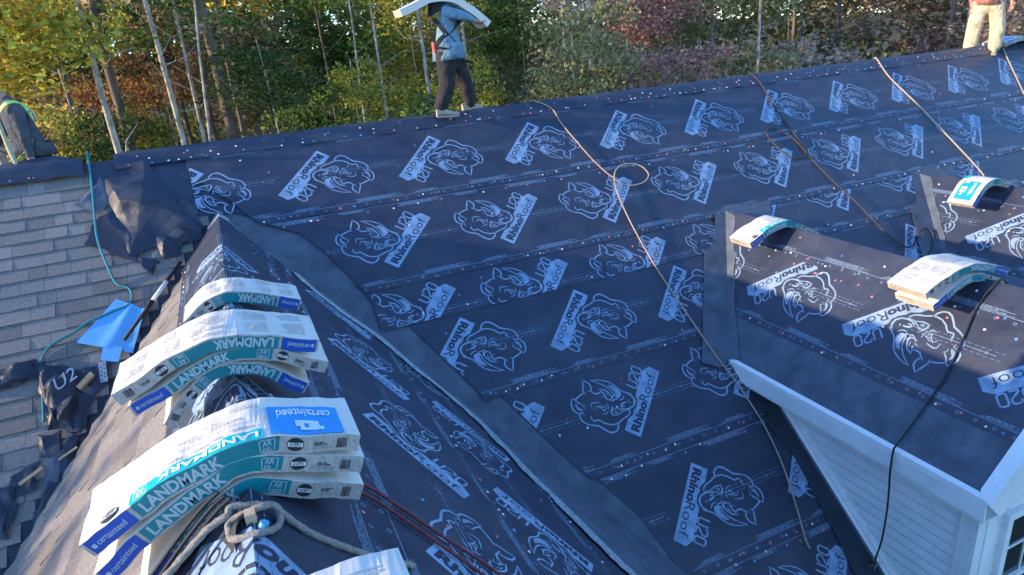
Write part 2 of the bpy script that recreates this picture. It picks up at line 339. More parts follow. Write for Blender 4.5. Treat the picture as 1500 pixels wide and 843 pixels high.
def sheet_prints(pl, poly, s0, s1, h, par, u0, u1, phase, par_top=True, pitch=1.405, mapf=None):
    """fine printed lines, text strips and nail marks between sheet edges s0 (upper) and s1 (lower)"""
    P = mapf or pl.P; fine = MB(); ring = MB(); top = s1-1.22; mid = s1-0.61
    def strip(b, ua, ub, v, w):
        if not (inside(poly, ua, v) and inside(poly, ub, v)): return
        b.quad(P(ua, v+w/2, h), P(ub, v+w/2, h), P(ub, v-w/2, h), P(ua, v-w/2, h))
    def dash(ua, ub, v, w, on, off):
        u = ua
        while u < ub: strip(fine, u, min(u+on, ub), v, w); u += on+off
    def circ(u, v):
        if not inside(poly, u, v): return
        n = 8; o = [P(u+.014*math.cos(a), v+.014*math.sin(a), h) for a in [2*math.pi*k/n for k in range(n)]]; i = [P(u+.009*math.cos(a), v+.009*math.sin(a), h) for a in [2*math.pi*k/n for k in range(n)]]
        ring.add(o+i, [((k+1) % n, k, n+k, n+(k+1) % n) for k in range(n)])
    n0 = int((u0-phase)/pitch)-1; n1 = int((u1-phase)/pitch)+1
    for k in range(n0, n1+1):
        c = phase+k*pitch
        for edge, sg in ((s1, -1), (top, 1)):
            e = edge+sg*0.085
            dash(c, c+pitch, e, 0.0045, 0.05, 0.002)
            for q in range(5): dash(c+0.25+0.03*(q % 2), c+0.80-0.07*(q % 3), e+sg*(0.012+0.0095*q), 0.0042, rnd.uniform(0.05, .12), 0.008)
            for q in range(3): dash(c+0.95+0.03*q, c+1.25-0.06*(q % 2), e+sg*(0.014+0.011*q), 0.005, rnd.uniform(.03, .08), 0.007)
            for q in range(9): circ(c+q*pitch/9+0.05, edge+sg*0.045)
        dash(c+0.05, c+pitch-0.55, mid, 0.0045, 0.06, 0.003)
        for o in (-0.035, 0.035): dash(c+0.05, c+pitch-0.5, mid+o, 0.003, 0.035, 0.02)
        for q in range(3): circ(c+0.12+q*.3, mid)
    tag(fine.build("printed_lines", M_FINE, par), kind="stuff"); tag(ring.build("printed_nail_marks", M_RING, par), kind="stuff")
def edge_caps(pl, poly, h, u0, u1, v, step=0.16, jit=0.02):
    u = u0+rnd.uniform(0, step)
    while u < u1:
        vv = v+rnd.uniform(-jit, jit)
        if inside(poly, u, vv) and rnd.random() < 0.75: cap_at(pl, u, vv, h)
        u += step*rnd.choice((0.25, 0.8, 1.0, 1.0, 1.3, 1.9))
def field_caps(pl, poly, h, u0, u1, v0, v1, dens=0.9):
    for _ in range(int((u1-u0)*(v1-v0)*dens)):
        u, v = rnd.uniform(u0, u1), rnd.uniform(v0, v1)
        if inside(poly, u, v) and rnd.random() < .65: cap_at(pl, u, v, h)
def wavy(u0, u1, s, n=40, a=0.006, sd=0.0): return [(u0+(u1-u0)*i/n, s+a*fbm(1.7*(u0+(u1-u0)*i/n), sd)) for i in range(n+1)]
def sheet(name, pl, poly, h, s0, s1, phase, logo_s, flip, u0, u1, clips=(), par=None, logos=True, pitch=1.405, lo=None, hi=None, edge=True):
    b = MB(); b.slab(poly, pl.P, h-0.0025, h); o = b.build(name, M_MEM, par or house)
    sheet_prints(pl, poly, s0, s1, h+0.0007, o, u0, u1, phase, pitch=pitch)
    if logos:
        for k in range(-3, 16):
            u = phase+k*pitch
            if (lo if lo is not None else u0-1.0) <= u <= (hi if hi is not None else u1+1.0): place_logo(pl, u, logo_s, h+0.0009, o, flip, clips)
    if edge: edge_caps(pl, poly, h, u0, u1, s1-0.04)
    return o
E1, E2, E3, E4, E5, E6, E7 = 1.296, 2.444, 2.929, 3.9635, 5.046, 6.2012, 7.35
XRM = 18.5
bx = 6.10        # sheets left of dormer B stop under it
def low(u0, u1, s, sd): return wavy(u0, u1, s, 60, 0.010, sd)[::-1]
hS = {7: .006, 6: .012, 5: .018, 4: .024, 3: .030, 2: .036, 1: .042}
# S1
p1 = [(-0.27, 0.46), (-0.30, 0.30), (-0.24, 0.02), (XRM, 0.02)]+low(0.353, XRM, E1, 1)+[(0.20, 1.10), (0.10, 0.90), (-0.02, 0.78), (-0.10, 0.62)]
s1o = sheet("underlayment_sheet", MAIN, p1, hS[1], 0.02, E1, 1.155-1.41*1, 0.315, False, -0.3, XRM, clips=[(0, 1, E1), (0, -1, -0.03), (-1, 0, 0.27)], pitch=1.4115, lo=-0.4, hi=17.5)
field_caps(MAIN, p1, hS[1], 0, 15, .1, 1.2, .9)
edge_caps(MAIN, p1, hS[1], -.2, 15, 0.14, .22, .03)
# S2
p2 = [(0.25, 1.18), (XRM, 1.18)]+low(1.19, XRM, E2, 2)+[(1.118, 2.26), (0.927, 1.84), (0.708, 1.498), (0.45, 1.33)]
sheet("underlayment_sheet", MAIN, p2, hS[2], 1.24, E2, 1.615, E2-0.238, True, 0.4, XRM, pitch=1.400, lo=1.0, hi=17)
field_caps(MAIN, p2, hS[2], 0.5, 15, 1.35, 2.3, .9); edge_caps(MAIN, p2, hS[2], .5, 15, 1.37, .3, .02)
# S3 (cut narrow), left and right of dormer B
p3 = [(1.1, 2.30), (5.75, 2.30), (5.72, 2.93)]+wavy(1.224, 5.70, E3, 30, .008, 3)[::-1]+[(1.223, 2.60), (1.18, 2.42)]
sheet("underlayment_sheet", MAIN, p3, hS[3], 2.24, 3.46, 1.575, 3.222, True, 1.2, 5.7, clips=[(0, 1, E3-.004), (-1, 0, -1.235)], lo=0, hi=6, pitch=1.4)
edge_caps(MAIN, p3, hS[3], 1.3, 5.7, 2.63, .4, .1); edge_caps(MAIN, p3, hS[3], 1.3, 5.7, 2.85, .5, .03)
E3r = 2.93
p3r = [(6.15, 2.30), (13, 2.30)]+wavy(6.0, 13, 3.07, 20, .01, 4)[::-1]
sheet("underlayment_sheet", MAIN, p3r, hS[3], 2.0, 3.07, 6.53, 2.80, True, 6.1, 13, lo=6.2, hi=12)
field_caps(MAIN, p3r, hS[3], 6.3, 10, 2.5, 3.0, 3.0)
# S4
p4 = [(1.45, 2.80), (6.0, 2.80), (6.0, E4)]+wavy(1.98, 5.98, E4, 30, .008, 5)[::-1]+[(1.954, 3.848), (1.74, 3.40), (1.522, 2.94)]
c4 = (-(3.848-2.94), (1.954-1.522), -(3.848-2.94)*1.522+(1.954-1.522)*2.94)
sheet("underlayment_sheet", MAIN, p4, hS[4], 2.76, E4, 2.065, E4-0.985, False, 1.5, 6.0, clips=[c4], lo=1.5, hi=6, pitch=1.395)
field_caps(MAIN, p4, hS[4], 1.6, 6, 3.05, 3.85, 2.2)
p4r = [(6.0, 2.95), (13, 2.95), (13, 4.3), (6.0, 4.3)]
sheet("underlayment_sheet", MAIN, p4r, hS[4], 2.95, 4.17, 8.72, 3.2, False, 6.0, 13, lo=8, hi=12); field_caps(MAIN, p4r, hS[4], 6.5, 10, 3.1, 4.0, 2.0)
# S5
p5 = [(2.10, 3.88), (6.6, 3.88), (6.6, E5)]+wavy(2.692, 6.58, E5, 30, .008, 6)[::-1]+[(2.581, 4.833), (2.37, 4.40), (2.167, 3.97)]
c5 = (-(4.833-3.97), (2.581-2.167), -(4.833-3.97)*2.167+(2.581-2.167)*3.97)
sheet("underlayment_sheet", MAIN, p5, hS[5], 3.85, E5, 3.384-1.4, E5-0.236, True, 2.2, 6.6, clips=[c5], lo=1.9, hi=6, pitch=1.4); field_caps(MAIN, p5, hS[5], 2.3, 5.3, 4.15, 4.9, 2.4)
edge_caps(MAIN, p5, hS[5], 2.3, 5.3, 4.45, .5, .03)
# S6
p6 = [(2.70, 4.95), (6.6, 4.95), (6.6, E6)]+wavy(3.28, 6.58, E6, 20, .006, 7)[::-1]+[(3.116, 6.02), (3.009, 5.532), (2.75, 5.05)]
sheet("underlayment_sheet", MAIN, p6, hS[6], 4.98, E6, 3.775, 5.214, False, 2.7, 6.6, lo=3.0, hi=6, pitch=1.41); field_caps(MAIN, p6, hS[6], 2.8, 5.3, 5.2, 6.05, 3.0); edge_caps(MAIN, p6, hS[6], 2.8, 5.3, 5.1, .2, .03)
# S7
p7 = [(3.2, 6.08), (7.5, 6.08), (7.5, SEAVE), (3.75, SEAVE), (3.45, 6.45)]
sheet("underlayment_sheet", MAIN, p7, hS[7], 6.13, E7, 4.909-0.59, E7-0.238, True, 3.3, 7.5, lo=2.9, hi=7, pitch=1.4, edge=False); edge_caps(MAIN, p7, hS[7], 3.4, 5.3, 6.24, .2, .03)
# ridge cap sheet lying over the main ridge
b = MB(); n = 150
prof = [(0.195, 0.050), (0.10, 0.054), (0.03, 0.058), (0.0, 0.07), (-0.03, 0.058), (-0.25, 0.045)]
for i in range(n+1):
    x = -1.0+(XRM+1.0)*i/n
    for s, h in prof:
        hh = h+0.010*fbm(x*2.2, s*6)*(1 if s < 0.15 else .4)
        b.v.append(MAIN.P(x, s+(0.012*fbm(x*1.3, 9) if s > .15 else 0), hh) if s > 0 else (Vector((x, 0, 0.068+0.012*fbm(x*2.1, 3))) if s == 0 else BACK.P(-x, -s, hh)))
m = len(prof)
b.f = [(i*m+k, i*m+k+1, (i+1)*m+k+1, (i+1)*m+k) for i in range(n) for k in range(m-1)]
cap = b.build("ridge_sheet", M_MEM, house, smooth=True)
pc = [(-1, 0.01), (XRM, 0.01), (XRM, 0.2), (-1, 0.2)]
for vv, st in ((0.05, .4), (0.10, .28), (0.165, .13)): edge_caps(MAIN, pc, 0.060, -.9, 15, vv, st, .015)
# left end of the ridge: second, bulkier wrap ending in a fold
b = MB(); n = 60; prof = [(0.215, 0.045), (0.13, 0.052), (0.12, 0.075), (0.05, 0.085), (0.0, 0.115), (-0.05, 0.08), (-0.30, 0.05)]; m = len(prof)
for i in range(n+1):
    x = -1.30-7.0*i/n; k = min(1, i/3+0.35)
    for s, h in prof:
        hh = (h+0.022*fbm(x*2.5, s*5+2))*k+0.02
        b.v.append(MAIN.P(x, s+0.01*fbm(x, 5), hh) if s > 0 else (Vector((x, 0, 0.03+.08*k+0.02*fbm(x*2.1, 7))) if s == 0 else BACK.P(-x, -s, hh)))
b.f = [((i+1)*m+k, (i+1)*m+k+1, i*m+k+1, i*m+k) for i in range(n) for k in range(m-1)]
b.build("ridge_sheet", M_MEM, house, smooth=True)
edge_caps(MAIN, [(-8, .1), (-1.3, .1), (-1.3, .3), (-8, .3)], 0.068, -3.4, -1.35, 0.175, .17, .006)
# plain unprinted membrane beside the torn pile
b = MB(); b.slab([(-1.30, 0.02), (-0.1, 0.02), (0.35, 0.7), (0.42, 1.25), (0.1, 1.05), (-0.35, 1.0), (-0.9, 1.15), (-1.05, 0.7), (-1.22, 0.45)], MAIN.P, 0.018, 0.021); b.build("plain_membrane", M_MEM, house)

# ---- wing A: sheets along its ridge
def ragged(pts, a=0.03, n=6, sd=0.0):
    out = []
    for i in range(len(pts)-1):
        (x0, y0), (x1, y1) = pts[i], pts[i+1]
        for k in range(n):
            t = k/n; x, y = x0+(x1-x0)*t, y0+(y1-y0)*t; out.append((x+a*fbm(x*6, y*6, sd), y+a*fbm(x*6, y*6, sd+5)))
    return out+[pts[-1]]
vin = 0.10
def AV(r): return a_val(r)
pa4 = [(YN+3, 2.70), (AV(2.70)-.02, 2.70), (AV(3.95), 3.95), (YN+3, 3.95)]
sheet("underlayment_sheet", AR, pa4, .008, 2.725, 3.945, -4.844, 2.96, False, -8.5, -3, lo=-8.5, hi=-3.5, pitch=1.40, edge=False); edge_caps(AR, pa4, .008, -7, -3, 2.79, .2, .02)
pa3 = [(YN+3, 1.60), (AV(1.60)-.02, 1.60), (AV(2.86)-.02, 2.86), (YN+3, 2.86)]
sheet("underlayment_sheet", AR, pa3, .012, 1.64, 2.86, -4.135, 2.622, True, -8.5, -2, lo=-9, hi=-2, pitch=1.39); field_caps(AR, pa3, .012, -7, -2.5, 1.9, 2.7, 2.5)
pa2 = [(YN+3, 0.5), (AV(0.5)-.02, 0.5), (AV(1.865)-.02, 1.865), (YN+3, 1.865)]
sheet("underlayment_sheet", AR, pa2, .016, 0.645, 1.865, -3.52, 0.878, False, -8.5, -1, lo=-9, hi=-1.5, pitch=1.36); field_caps(AR, pa2, .016, -7, -1.8, .8, 1.75, 2.6); edge_caps(AR, pa2, .016, -7, -1.5, .72, .3, .03)
# crest sheet bent over the ridge
crest_o = None
WL, WR = -0.60, 0.62
def crest_map(y, w, h=0.0):
    k = 0.05
    if w >= 0: return AR.P(y, w, 0.0)+Vector((math.sin(PA)*min(1, .3+w/k*.7) if w < k else math.sin(PA), 0, math.cos(PA) if w >= k else 1-(1-math.cos(PA))*w/k))*h
    return AL.P(-y, -w, 0.0)+Vector((-(math.sin(PA)*min(1, .3-w/k*.7)) if w > -k else -math.sin(PA), 0, math.cos(PA) if w <= -k else 1+(1-math.cos(PA))*w/k))*h
b = MB(); ws = [WL, -.4, -.2, -.05, -.02, 0, .02, .05, .2, .4, WR]; yf = yA-0.22; nn = 50
for i in range(nn+1):
    y = yf+(YN+3-yf)*i/nn
    for w in ws: b.v.append(crest_map(y+(0 if i else .03*fbm(w*9, 1)), w+(0.02*fbm(y*2, 4) if abs(w) > .5 else 0), 0.020))
m = len(ws); b.f = [(i*m+k, (i+1)*m+k, (i+1)*m+k+1, i*m+k+1) for i in range(nn) for k in range(m-1)]
crest_o = b.build("ridge_sheet", M_MEM, house)
for fy in (-6.30, -4.90, -3.50, -2.08):
    bm = bmesh.new(); bm.from_mesh(LOGO_ME); ry, rw = fy-0.57, -0.26+0.60
    M2 = Matrix(((-1, 0, 0, ry), (0, 1, 0, rw), (0, 0, 1, 0), (0, 0, 0, 1)))   # flipped: u -> -u, s -> -s ; local (dx,-ds)
    for v in bm.verts: v.co = Vector((ry-v.co.x, rw+v.co.y, v.co.z))
    for no, co in (((0, -1, 0), (0, WL+.01, 0)), ((0, 1, 0), (0, WR-.01, 0))): bmesh.ops.bisect_plane(bm, geom=bm.verts[:]+bm.edges[:]+bm.faces[:], plane_co=co, plane_no=no, clear_outer=True)
    for w in (-.05, -.02, 0, .02, .05): bmesh.ops.bisect_plane(bm, geom=bm.verts[:]+bm.edges[:]+bm.faces[:], plane_co=(0, w, 0), plane_no=(0, 1, 0))
    bmesh.ops.triangulate(bm, faces=bm.faces[:])
    for v in bm.verts: v.co = crest_map(v.co.x, v.co.y, 0.0225+v.co.z)
    me = bpy.data.meshes.new("printed_logo"); bm.to_mesh(me); bm.free(); [me.materials.append(x) for x in (M_PRINT, M_INK)]
    parent(link(bpy.data.objects.new("printed_logo", me)), crest_o)
sheet_prints(AR, [(-9, -.58), (yf-.05, -.58), (yf-.05, .6), (-9, .6)], WL, WR, .0225, crest_o, -9, yf, -6.9, mapf=crest_map)
for y0 in np.arange(-7, -1.2, .17):
    for w in (.56, -.55):
        if rnd.random() < .6: (cap_at(AR, y0+rnd.uniform(-.05, .05), w, .021) if w > 0 else cap_at(AL, -y0, -w, .021))
    if rnd.random() < .5: cap_at(AR, y0, rnd.uniform(.1, .5), .021)
# granulated valley strip between wing A and main slope
top = MAIN.px(345, 297)
b = MB(); b.slab([(-0.15, 0.78), (0.10, 0.80), (0.35, 1.05), (0.60, 1.26), (0.95, 1.55), (1.30, 2.1), (1.45, 2.85), (1.75, 3.1), (2.2, 3.85), (2.5, 4.1), (3.0, 5.0), (3.3, 5.3), (3.6, 6.2), (4.0, 7.0), (2.95, 7.0)]+[(XA+(-ZA)*0+(s*sp_+ZA)/math.tan(PA)-0.0, s) for s in (6.0, 5.0, 4.0, 3.0, 2.0, 1.2, 1.014)], MAIN.P, 0.0, 0.0035); b.build("valley_membrane", M_GRAN, house)
edge_px = [(430,403),(452,424),(500,462),(554,499),(600,538),(650,578),(700,622),(744,668),(785,712),(850,775),(905,830),(960,880),(1060,990)]
edA = [AR.px(*q) for q in edge_px]; edA = [(y, r) for y, r in edA]
lead = [(yA-0.05, 0.02), (yA-.30, .10), (-1.35, .40), (-1.62, .78)]
inner = [(a_val(r)+0.0, r) for r in (4.6, 4.0, 3.4, 2.8, 2.2, 1.6, 1.0, .5, .02)]
b = MB(); b.slab(ragged(lead+edA, .035, 7)+inner, AR.P, .016, .0245); b.build("valley_membrane", M_GRAN, house)
# pale smeared band along its torn edge
sm_o = ragged([(y-.05*(.4+.8*math.sin(7*r)**2), r-.03) for y, r in edA], .045, 9, 3); sm_i = [(y+.10+.06*math.sin(5*r), r+.07) for y, r in edA][::-1]
b = MB(); b.slab(sm_o+sm_i, AR.P, .0250, .0285); b.build("torn_edge", M_SMEAR, house)
b = MB(); vl = [1.03, 1.5, 2, 2.5, 3, 3.5, 4, 4.5, 5, 5.5, 6, 6.6]; vx_ = lambda s_: XA-(ZA+s_*sp_)/math.tan(PA)*(1)
b.slab([(vx_(q), q) for q in vl]+ragged([(vx_(q)-.22, q) for q in vl[::-1]], .03, 4), MAIN.P, -.002, .003); b.build("valley_membrane", M_GRAND, house)
# capped start of the wing ridge
b = MB()
for w0, w1 in ((-.16, 0), (0, .10)):
    b.add([crest_map(yA-.02, w0, .026), crest_map(yA-.02, w1, .030), crest_map(yA-.26, w1, .030), crest_map(yA-.26, w0, .026)], [(0, 3, 2, 1)])
b.build("ridge_patch", M_SMEAR, house)

# ---- old shingles (left of wing A on the main slope, and on the wing's left slope)
def aval_x(s): return XA-(ZA+s*sp_)/math.tan(PA)*(-1)*(-1) if False else XA-((ZA+s*sp_)/math.tan(PA) if s*sp_ > -ZA else 0)
cand = []
def visible_area(pts):
    a = []
    for p in pts:
        q = np.array(p)-CAM; d = q@CF
        if d < .2: return 0
        a.append((750+FPX*(q@CR)/d, 421.5-FPX*(q@CU)/d))
    if not all(-40 < x < 1540 and -40 < y < 880 for x, y in a): 
        if not any(0 < x < 1500 and 0 < y < 843 for x, y in a): return 0
    return abs(sum(a[i][0]*a[(i+1) % 4][1]-a[(i+1) % 4][0]*a[i][1] for i in range(4)))/2
EXPO = 0.158
def course(pl, s, ua, ub, sd):
    r = random.Random(sd); u = ua-r.uniform(0, .3)
    while u < ub:
        w = r.choice((0.16, 0.20, 0.26, 0.31, 0.36)); x0, x1 = max(u, ua), min(u+w-.003, ub)
        if x1-x0 > .03:
            th = r.choice((0.008, 0.014)); sk = r.uniform(-.006, .006)
            lo = [pl.P(x0, s+.01, .001), pl.P(x1, s+.01, .001), pl.P(x1, s-EXPO*1.05, .0), pl.P(x0, s-EXPO*1.05, 0)]
            tp = [pl.P(x0, s+.004*r.random(), th+.006), pl.P(x1, s+sk*.5, th+.006), pl.P(x1, s-EXPO*1.05, .0035), pl.P(x0, s-EXPO*1.05, .0035)]
            lo[0] = pl.P(x0, s+.0, .0005); lo[1] = pl.P(x1, s, .0005)
            cand.append((visible_area(tp), lo, tp, pl))
        u += w
s = 0.36; k = 0
while s < 6.8:
    course(MAIN, s, XL if s > 6 else -4.6, (-1.10 if s < .75 else -.85) if s < 1.05 else aval_x(s)-.02, 100+k); s += EXPO; k += 1
r = 0.62; k = 0
while r < RA:
    course(AL, r, -(a_val(r))+.02, -YN-2.5, 500+k); r += EXPO; k += 1
cand.sort(key=lambda c: -c[0])
slope = obj("shingle_base", [MAIN.P(-9, .2, -.003), MAIN.P(-.9, .2, -.003), MAIN.P(-.9, 1.05, -.003), MAIN.P(aval_x(6.9), 6.9, -.003), MAIN.P(-9, 6.9, -.003)], [(4, 3, 2, 1, 0)], M_SHGB, house)
for a, lo, tp, pl in cand[:290]:
    b = MB(); b.hexa(lo, tp); b.build("shingle", M_SHG, slope)
b = MB()
for a, lo, tp, pl in cand[290:]: b.hexa(lo, tp)
tag(b.build("shingle_field", M_SHG, slope), kind="stuff")

# ---- dormers
def dormer(xb, zb, full):
    L, Rr = Plane((xb, 0, zb), (0, -1, 0), (-math.cos(PB), 0, -math.sin(PB))), Plane((xb, 0, zb), (0, 1, 0), (math.cos(PB), 0, -math.sin(PB)))
    yt = zb/math.tan(P_); rE = WB/math.cos(PB); zeave = zb-WB*math.tan(PB); yv = zeave/math.tan(P_)
    yv2 = lambda r: (zb-r*math.sin(PB))/math.tan(P_)
    for pl, sg in ((L, -1), (Rr, 1)):
        deck("roof_deck", pl, [(sg*(yt), 0), (sg*YB0, 0), (sg*YB0, rE), (sg*yv2(rE), rE)] if True else [], -.05, 0)
    # gable front
    hwl = WB-0.33; zt = zb-.18; zw = zeave+0.12
    b = MB(); pr = [(xb-hwl, GZ-.1), (xb+hwl, GZ-.1), (xb+hwl, zw), (xb, zt), (xb-hwl, zw)]
    b.add([(x, YW+.02, z) for x, z in pr]+[(x, YW+.12, z) for x, z in pr], [(0, 1, 2, 3, 4), (9, 8, 7, 6, 5)]+[(i, 5+i, 5+(i+1) % 5, (i+1) % 5) for i in range(5)]); b.build("gable_wall", M_SIDING, house)
    for sg in (-1, 1):   # eave trim: drip edge, fascia, soffit
        xe = xb+sg*WB; dr = MB(); dr.box((xe-sg*.02, (yv+YB0)/2, zeave+.028), .075, yv-YB0, .006, Matrix.Rotation(sg*PB*.55, 3, 'Y')); dr.box((xe+sg*.014, (yv+YB0)/2, zeave-.008), .006, yv-YB0, .055)
        o = dr.build("drip_edge", M_WHITE, house)
        b = MB(); b.box((xe-sg*.002, (yv+YB0)/2+.0, zeave-.105), .022, yv-YB0-.01, .145); b.build("fascia", M_SIDING, house)
        b = MB(); b.box((xe-sg*.17, (yv+YB0)/2, zeave-.20), .33, yv-YB0-.02, .012); b.build("soffit", M_WHITE, house)
        # rake board and rake metal
        pl = L if sg < 0 else Rr; u = -YB0 if sg < 0 else YB0
        b = MB(); b.slab([(u-.03*(1 if sg < 0 else -1)*0, 0.0), (u+(.022 if sg < 0 else -.022), 0.0), (u+(.022 if sg < 0 else -.022), rE+.02), (u, rE+.02)], pl.P, -.24, -.003); b.build("rake_board", M_SIDING, house)
        b = MB(); b.slab([(u-(.085 if sg < 0 else -.085), 0.0), (u+(.03 if sg < 0 else -.03), 0.0), (u+(.03 if sg < 0 else -.03), rE+.01), (u-(.02 if sg < 0 else -.02), rE+.01), (u-(.085 if sg < 0 else -.085), rE-.06)], pl.P, .012, .018); b.build("rake_metal", M_WHITE, house)
    # side wall with lap siding
    xw = xb-WB+0.33; expo = 0.107; z = zeave-.10; k = 0
    bb = MB(); bb.add([(xw+.03, y, z2) for y, z2 in ((YW+.03, GZ-.1), (YW+.03, zeave+.2), (yv+.6, zeave+.2), (yv+.6, GZ-.1))], [(0, 1, 2, 3)]); bb.build("side_wall", M_SIDING, house)
    while z > -5.2:
        z1 = z-expo; y1 = z1/math.tan(P_); y0 = z/math.tan(P_)
        if not full and k > 3: break
        if y1 < YW+.08: break
        b = MB(); f = lambda y, zq, x: Vector((x, y, zq)); ya_ = YW+.03
        prf = [(z, xw+.022), (z-.06, xw+.004), (z1+.012, xw-.004), (z1, xw+.002), (z1-.004, xw+.022)]
        vs = []
        for zq, x in prf: vs += [f(ya_, zq, x), f(max(zq, z1)/math.tan(P_)+.03, zq, x)]
        b.add(vs, [(2*i, 2*i+1, 2*i+3, 2*i+2) for i in range(len(prf)-1)]); b.build("siding_board", M_SIDING, house); z = z1; k += 1
    b = MB(); b.box((xw-.008, YW+.055, (GZ+zeave)/2), .03, .11, zeave-GZ); b.box((xw+.035, YW-.006, (GZ+zeave)/2), .11, .03, zeave-GZ); b.box((xw-.02, YW+.115, (GZ+zeave)/2), .02, .02, zeave-GZ); b.box((xw+.10, YW-.018, (GZ+zeave)/2), .02, .02, zeave-GZ)
    b.build("corner_post", M_SIDING, house)
    if full:
        # flashing along the wall foot
        b = MB(); q0 = MAIN.px(1136, 583); q1 = MAIN.px(1310, 852)
        xs = xw-.01
        b.slab([(xs-.09, 4.5), (xs+.02, 4.5), (xs+.02, 7.2), (xs-.09, 7.2)], MAIN.P, .030, .034); b.build("flashing", M_WHITE if False else M_GRAN, house)
        b = MB(); b.slab([(xs-.030, 4.5), (xs+.025, 4.5), (xs+.025, 7.2), (xs-.030, 7.2)], MAIN.P, .02, .075); b.slab([(xs-.060, 4.5), (xs-.029, 4.5), (xs-.029, 7.2), (xs-.060, 7.2)], MAIN.P, .02, .040); b.build("wall_channel", M_WHITE, house)
        ed = [MAIN.px(*q) for q in ((1100, 590), (1112, 606), (1124, 604), (1119, 620), (1150, 652), (1172, 690), (1200, 742), (1226, 792), (1250, 843), (1290, 930))]
        b = MB(); b.slab([(xs+.02, ed[0][1])]+ragged(ed, .012, 4)+[(xs+.02, ed[-1][1])], MAIN.P, .024, .0275); b.build("wall_foot_membrane", M_GRAND, house)
        # front siding and window
        z = zeave-.06
        while z > -5.4:
            for u0_, u1_ in ((xw+.10, 5.49), (6.63, xb+hwl)) if -4.8 < z < -3.18 else ((xw+.10, xb+hwl),):
                b = MB(); b.add([(u0_, YW-.004, z), (u1_, YW-.004, z), (u1_, YW-.022, z-.10), (u0_, YW-.022, z-.10), (u0_, YW+.0, z-.107), (u1_, YW, z-.107)], [(0, 3, 2, 1), (3, 4, 5, 2)]); b.build("siding_board", M_SIDING, house)
            z -= .107
        win = MB(); wx0, wx1, wz0, wz1 = 5.55, 6.57, -4.75, -3.27
        for (a0, a1, c0, c1) in ((wx0-.07, wx0, wz0-.07, wz1+.07), (wx1, wx1+.07, wz0-.07, wz1+.07), (wx0, wx1, wz1, wz1+.07), (wx0, wx1, wz0-.07, wz0)): win.box(((a0+a1)/2, YW-.03, (c0+c1)/2), a1-a0, .07, c1-c0)
        win.box(((wx0+wx1)/2, YW-.02, (wz0+wz1)/2), wx1-wx0, .05, .045)
        wo_ = win.build("window", M_WHITE, house)
        g = mat("window_glass", (0.02, 0.03, 0.035), rough=0.05, spec=0.9); b = MB(); b.box(((wx0+wx1)/2, YW-.010, (wz0+wz1)/2), wx1-wx0, .008, wz1-wz0); b.build("pane", g, wo_)
        for i in range(1, 3):
            b = MB(); x = wx0+(wx1-wx0)*i/3; b.box((x, YW-.018, (wz0+wz1)/2), .018, .012, wz1-wz0); b.build("muntin", M_WHITE, wo_)
        for i in (1, 3):
            b = MB(); zq = wz0+(wz1-wz0)*i/4; b.box(((wx0+wx1)/2, YW-.020, zq), wx1-wx0, .012, .018); b.build("muntin", M_WHITE, wo_)
        pass
    return L, Rr, yt, rE, yv2
